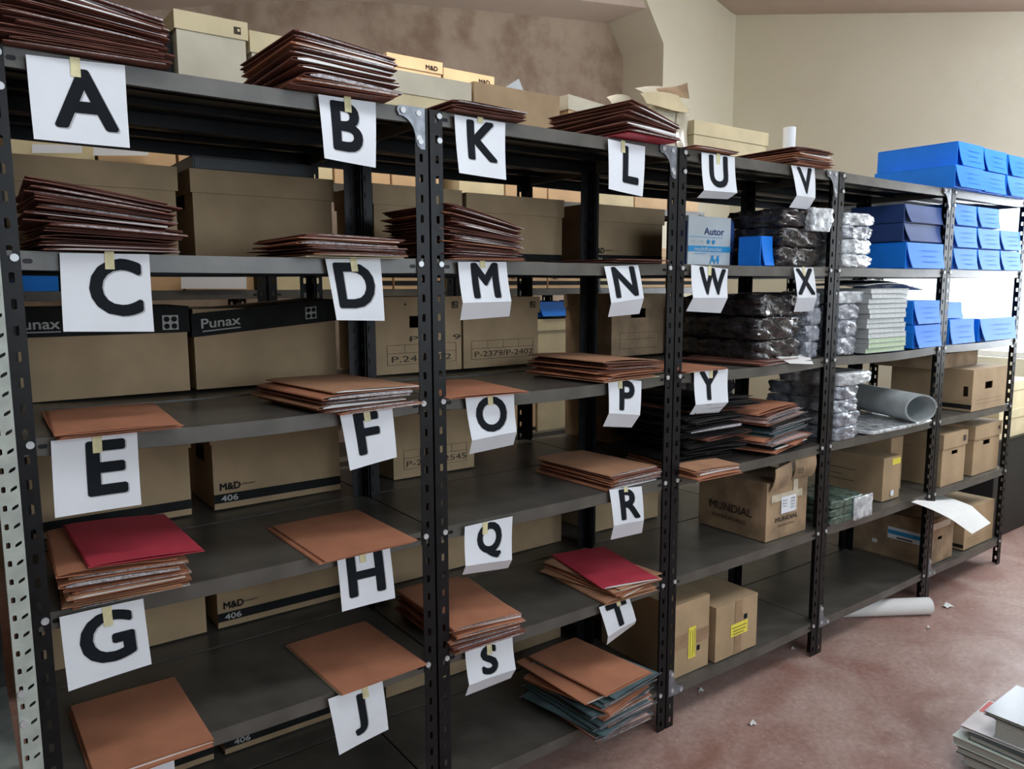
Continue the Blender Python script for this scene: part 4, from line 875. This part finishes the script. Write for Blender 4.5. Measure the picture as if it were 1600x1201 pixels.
# magazines at the bottom right
rnd = random.Random(21); bx = P(1545, 1160, 'z', .12); cx, cy = bx.x+.110, bx.y-.105
lay = [('maroon magazine lowest in the floor pile', (.20, .05, .07), .02, .30, .24, 0, 0), ('grey magazine second from the floor in the pile', (.30, .31, .29), .022, .32, .25, -.01, .01), ('dark magazine third from the floor in the pile', (.07, .08, .08), .018, .33, .25, -.02, .02),
       ('pale magazine with green cover, sticking out left in the floor pile', (.55, .62, .56), .022, .33, .25, -.03, .03), ('dark magazine under the thick grey book', (.06, .07, .07), .016, .32, .24, .0, .0), ('white and red leaflet sticking out of the floor pile', (.72, .68, .68), .008, .32, .24, -.005, .045),
       ('thick grey book near the top of the floor pile', (.34, .38, .36), .048, .30, .22, .045, -.02), ('shiny black folder topmost on the floor pile', (.03, .032, .036), .010, .33, .26, .050, .0)]
z = 0.001; dirx = (R2-Z*R2.z).normalized(); ang0 = math.atan2(dirx.y, dirx.x)
for k, (lb, c, h, w, d_, ox, oy) in enumerate(lay):
    h *= 1.25
    e = empty('magazine' if k < 6 else ('book' if k == 6 else 'ring_folder'), (cx+ox*math.cos(ang0)-oy*math.sin(ang0), cy+ox*math.sin(ang0)+oy*math.cos(ang0), z), lb, 'magazine' if k < 6 else 'book', 'pile of magazines on the floor', ang0-.92+rnd.uniform(-.06, .06))
    bevel(MB().box(-w/2, w/2, -d_/2, d_/2, h-.002, h).box(-w/2, w/2, -d_/2, d_/2, 0, .002).box(w/2-.002, w/2, -d_/2, d_/2, .002, h-.002).build('cover', mat('cover_'+'abcdefgh'[k], c, .18 if k == 7 else .4, .1, 20), e, (0, 0, 0)), .0005)
    MB().box(-w/2+.004, w/2-.002, -d_/2+.004, d_/2-.004, .002, h-.002).build('page_block', mat('page_edges', (.44, .46, .42), .8, .10, 300), e, (0, 0, 0))
    if k == 5: MB().box(-w/2+.005, -w/2+.03, .02, d_/2-.01, h, h+.0008).build('red_print', mat('red_print', (.75, .08, .06), .5, .05), e, (0, 0, 0))
    z += h+.0005
# dark cabinet with tan boxes beyond the last unit
e = empty('dark_cabinet', (5.35, .6, 0), 'dark cabinet standing past the last shelving unit at the right edge', 'cabinet')
bevel(MB().box(4.96, 5.62, .20, .85, 0, .60).build('cabinet_body', mat('dark_cabinet_paint', (.012, .013, .016), .5, .1), e), .004)
MB().box(4.95, 5.63, .19, .86, .601, .620).build('cabinet_top', M_black, e)
abox('lower tan box on the dark cabinet at the right edge', 4.98, 5.50, .21, .62, .622, .79, m=M_cream, lid=.05)
abox('upper tan box on the dark cabinet at the right edge', 4.99, 5.49, .22, .61, .796, .96, m=M_cream, lid=.05)
# unseen ceiling lamps; right and aisle ones added to brighten wall and boxes
def lamp(lb, x0, x1, y, z):
    e = empty('unseen_ceiling_lamp', ((x0+x1)/2, y, z), lb, 'lamp'); h = zc((x0+x1)/2, y)
    MB().box(x0, x1, y-.15, y+.15, z+.02, z+.07).build('housing', M_frame, e)
    for x in (x0+.3, x1-.3): MB().tube((x, y, z+.07), (x, y, h), .006, 8).build('suspension_rod', M_bolt, e)
lamp('white tube lamp hanging in front of the shelves', -.35, 2.95, -1.0, 2.80)
lamp('added unseen fill lamp hanging in front of the last shelves', 3.45, 5.15, -1.0, 2.95)
lamp('added unseen fill lamp hanging over the aisle behind the shelves', .55, 2.95, 1.10, 3.02)
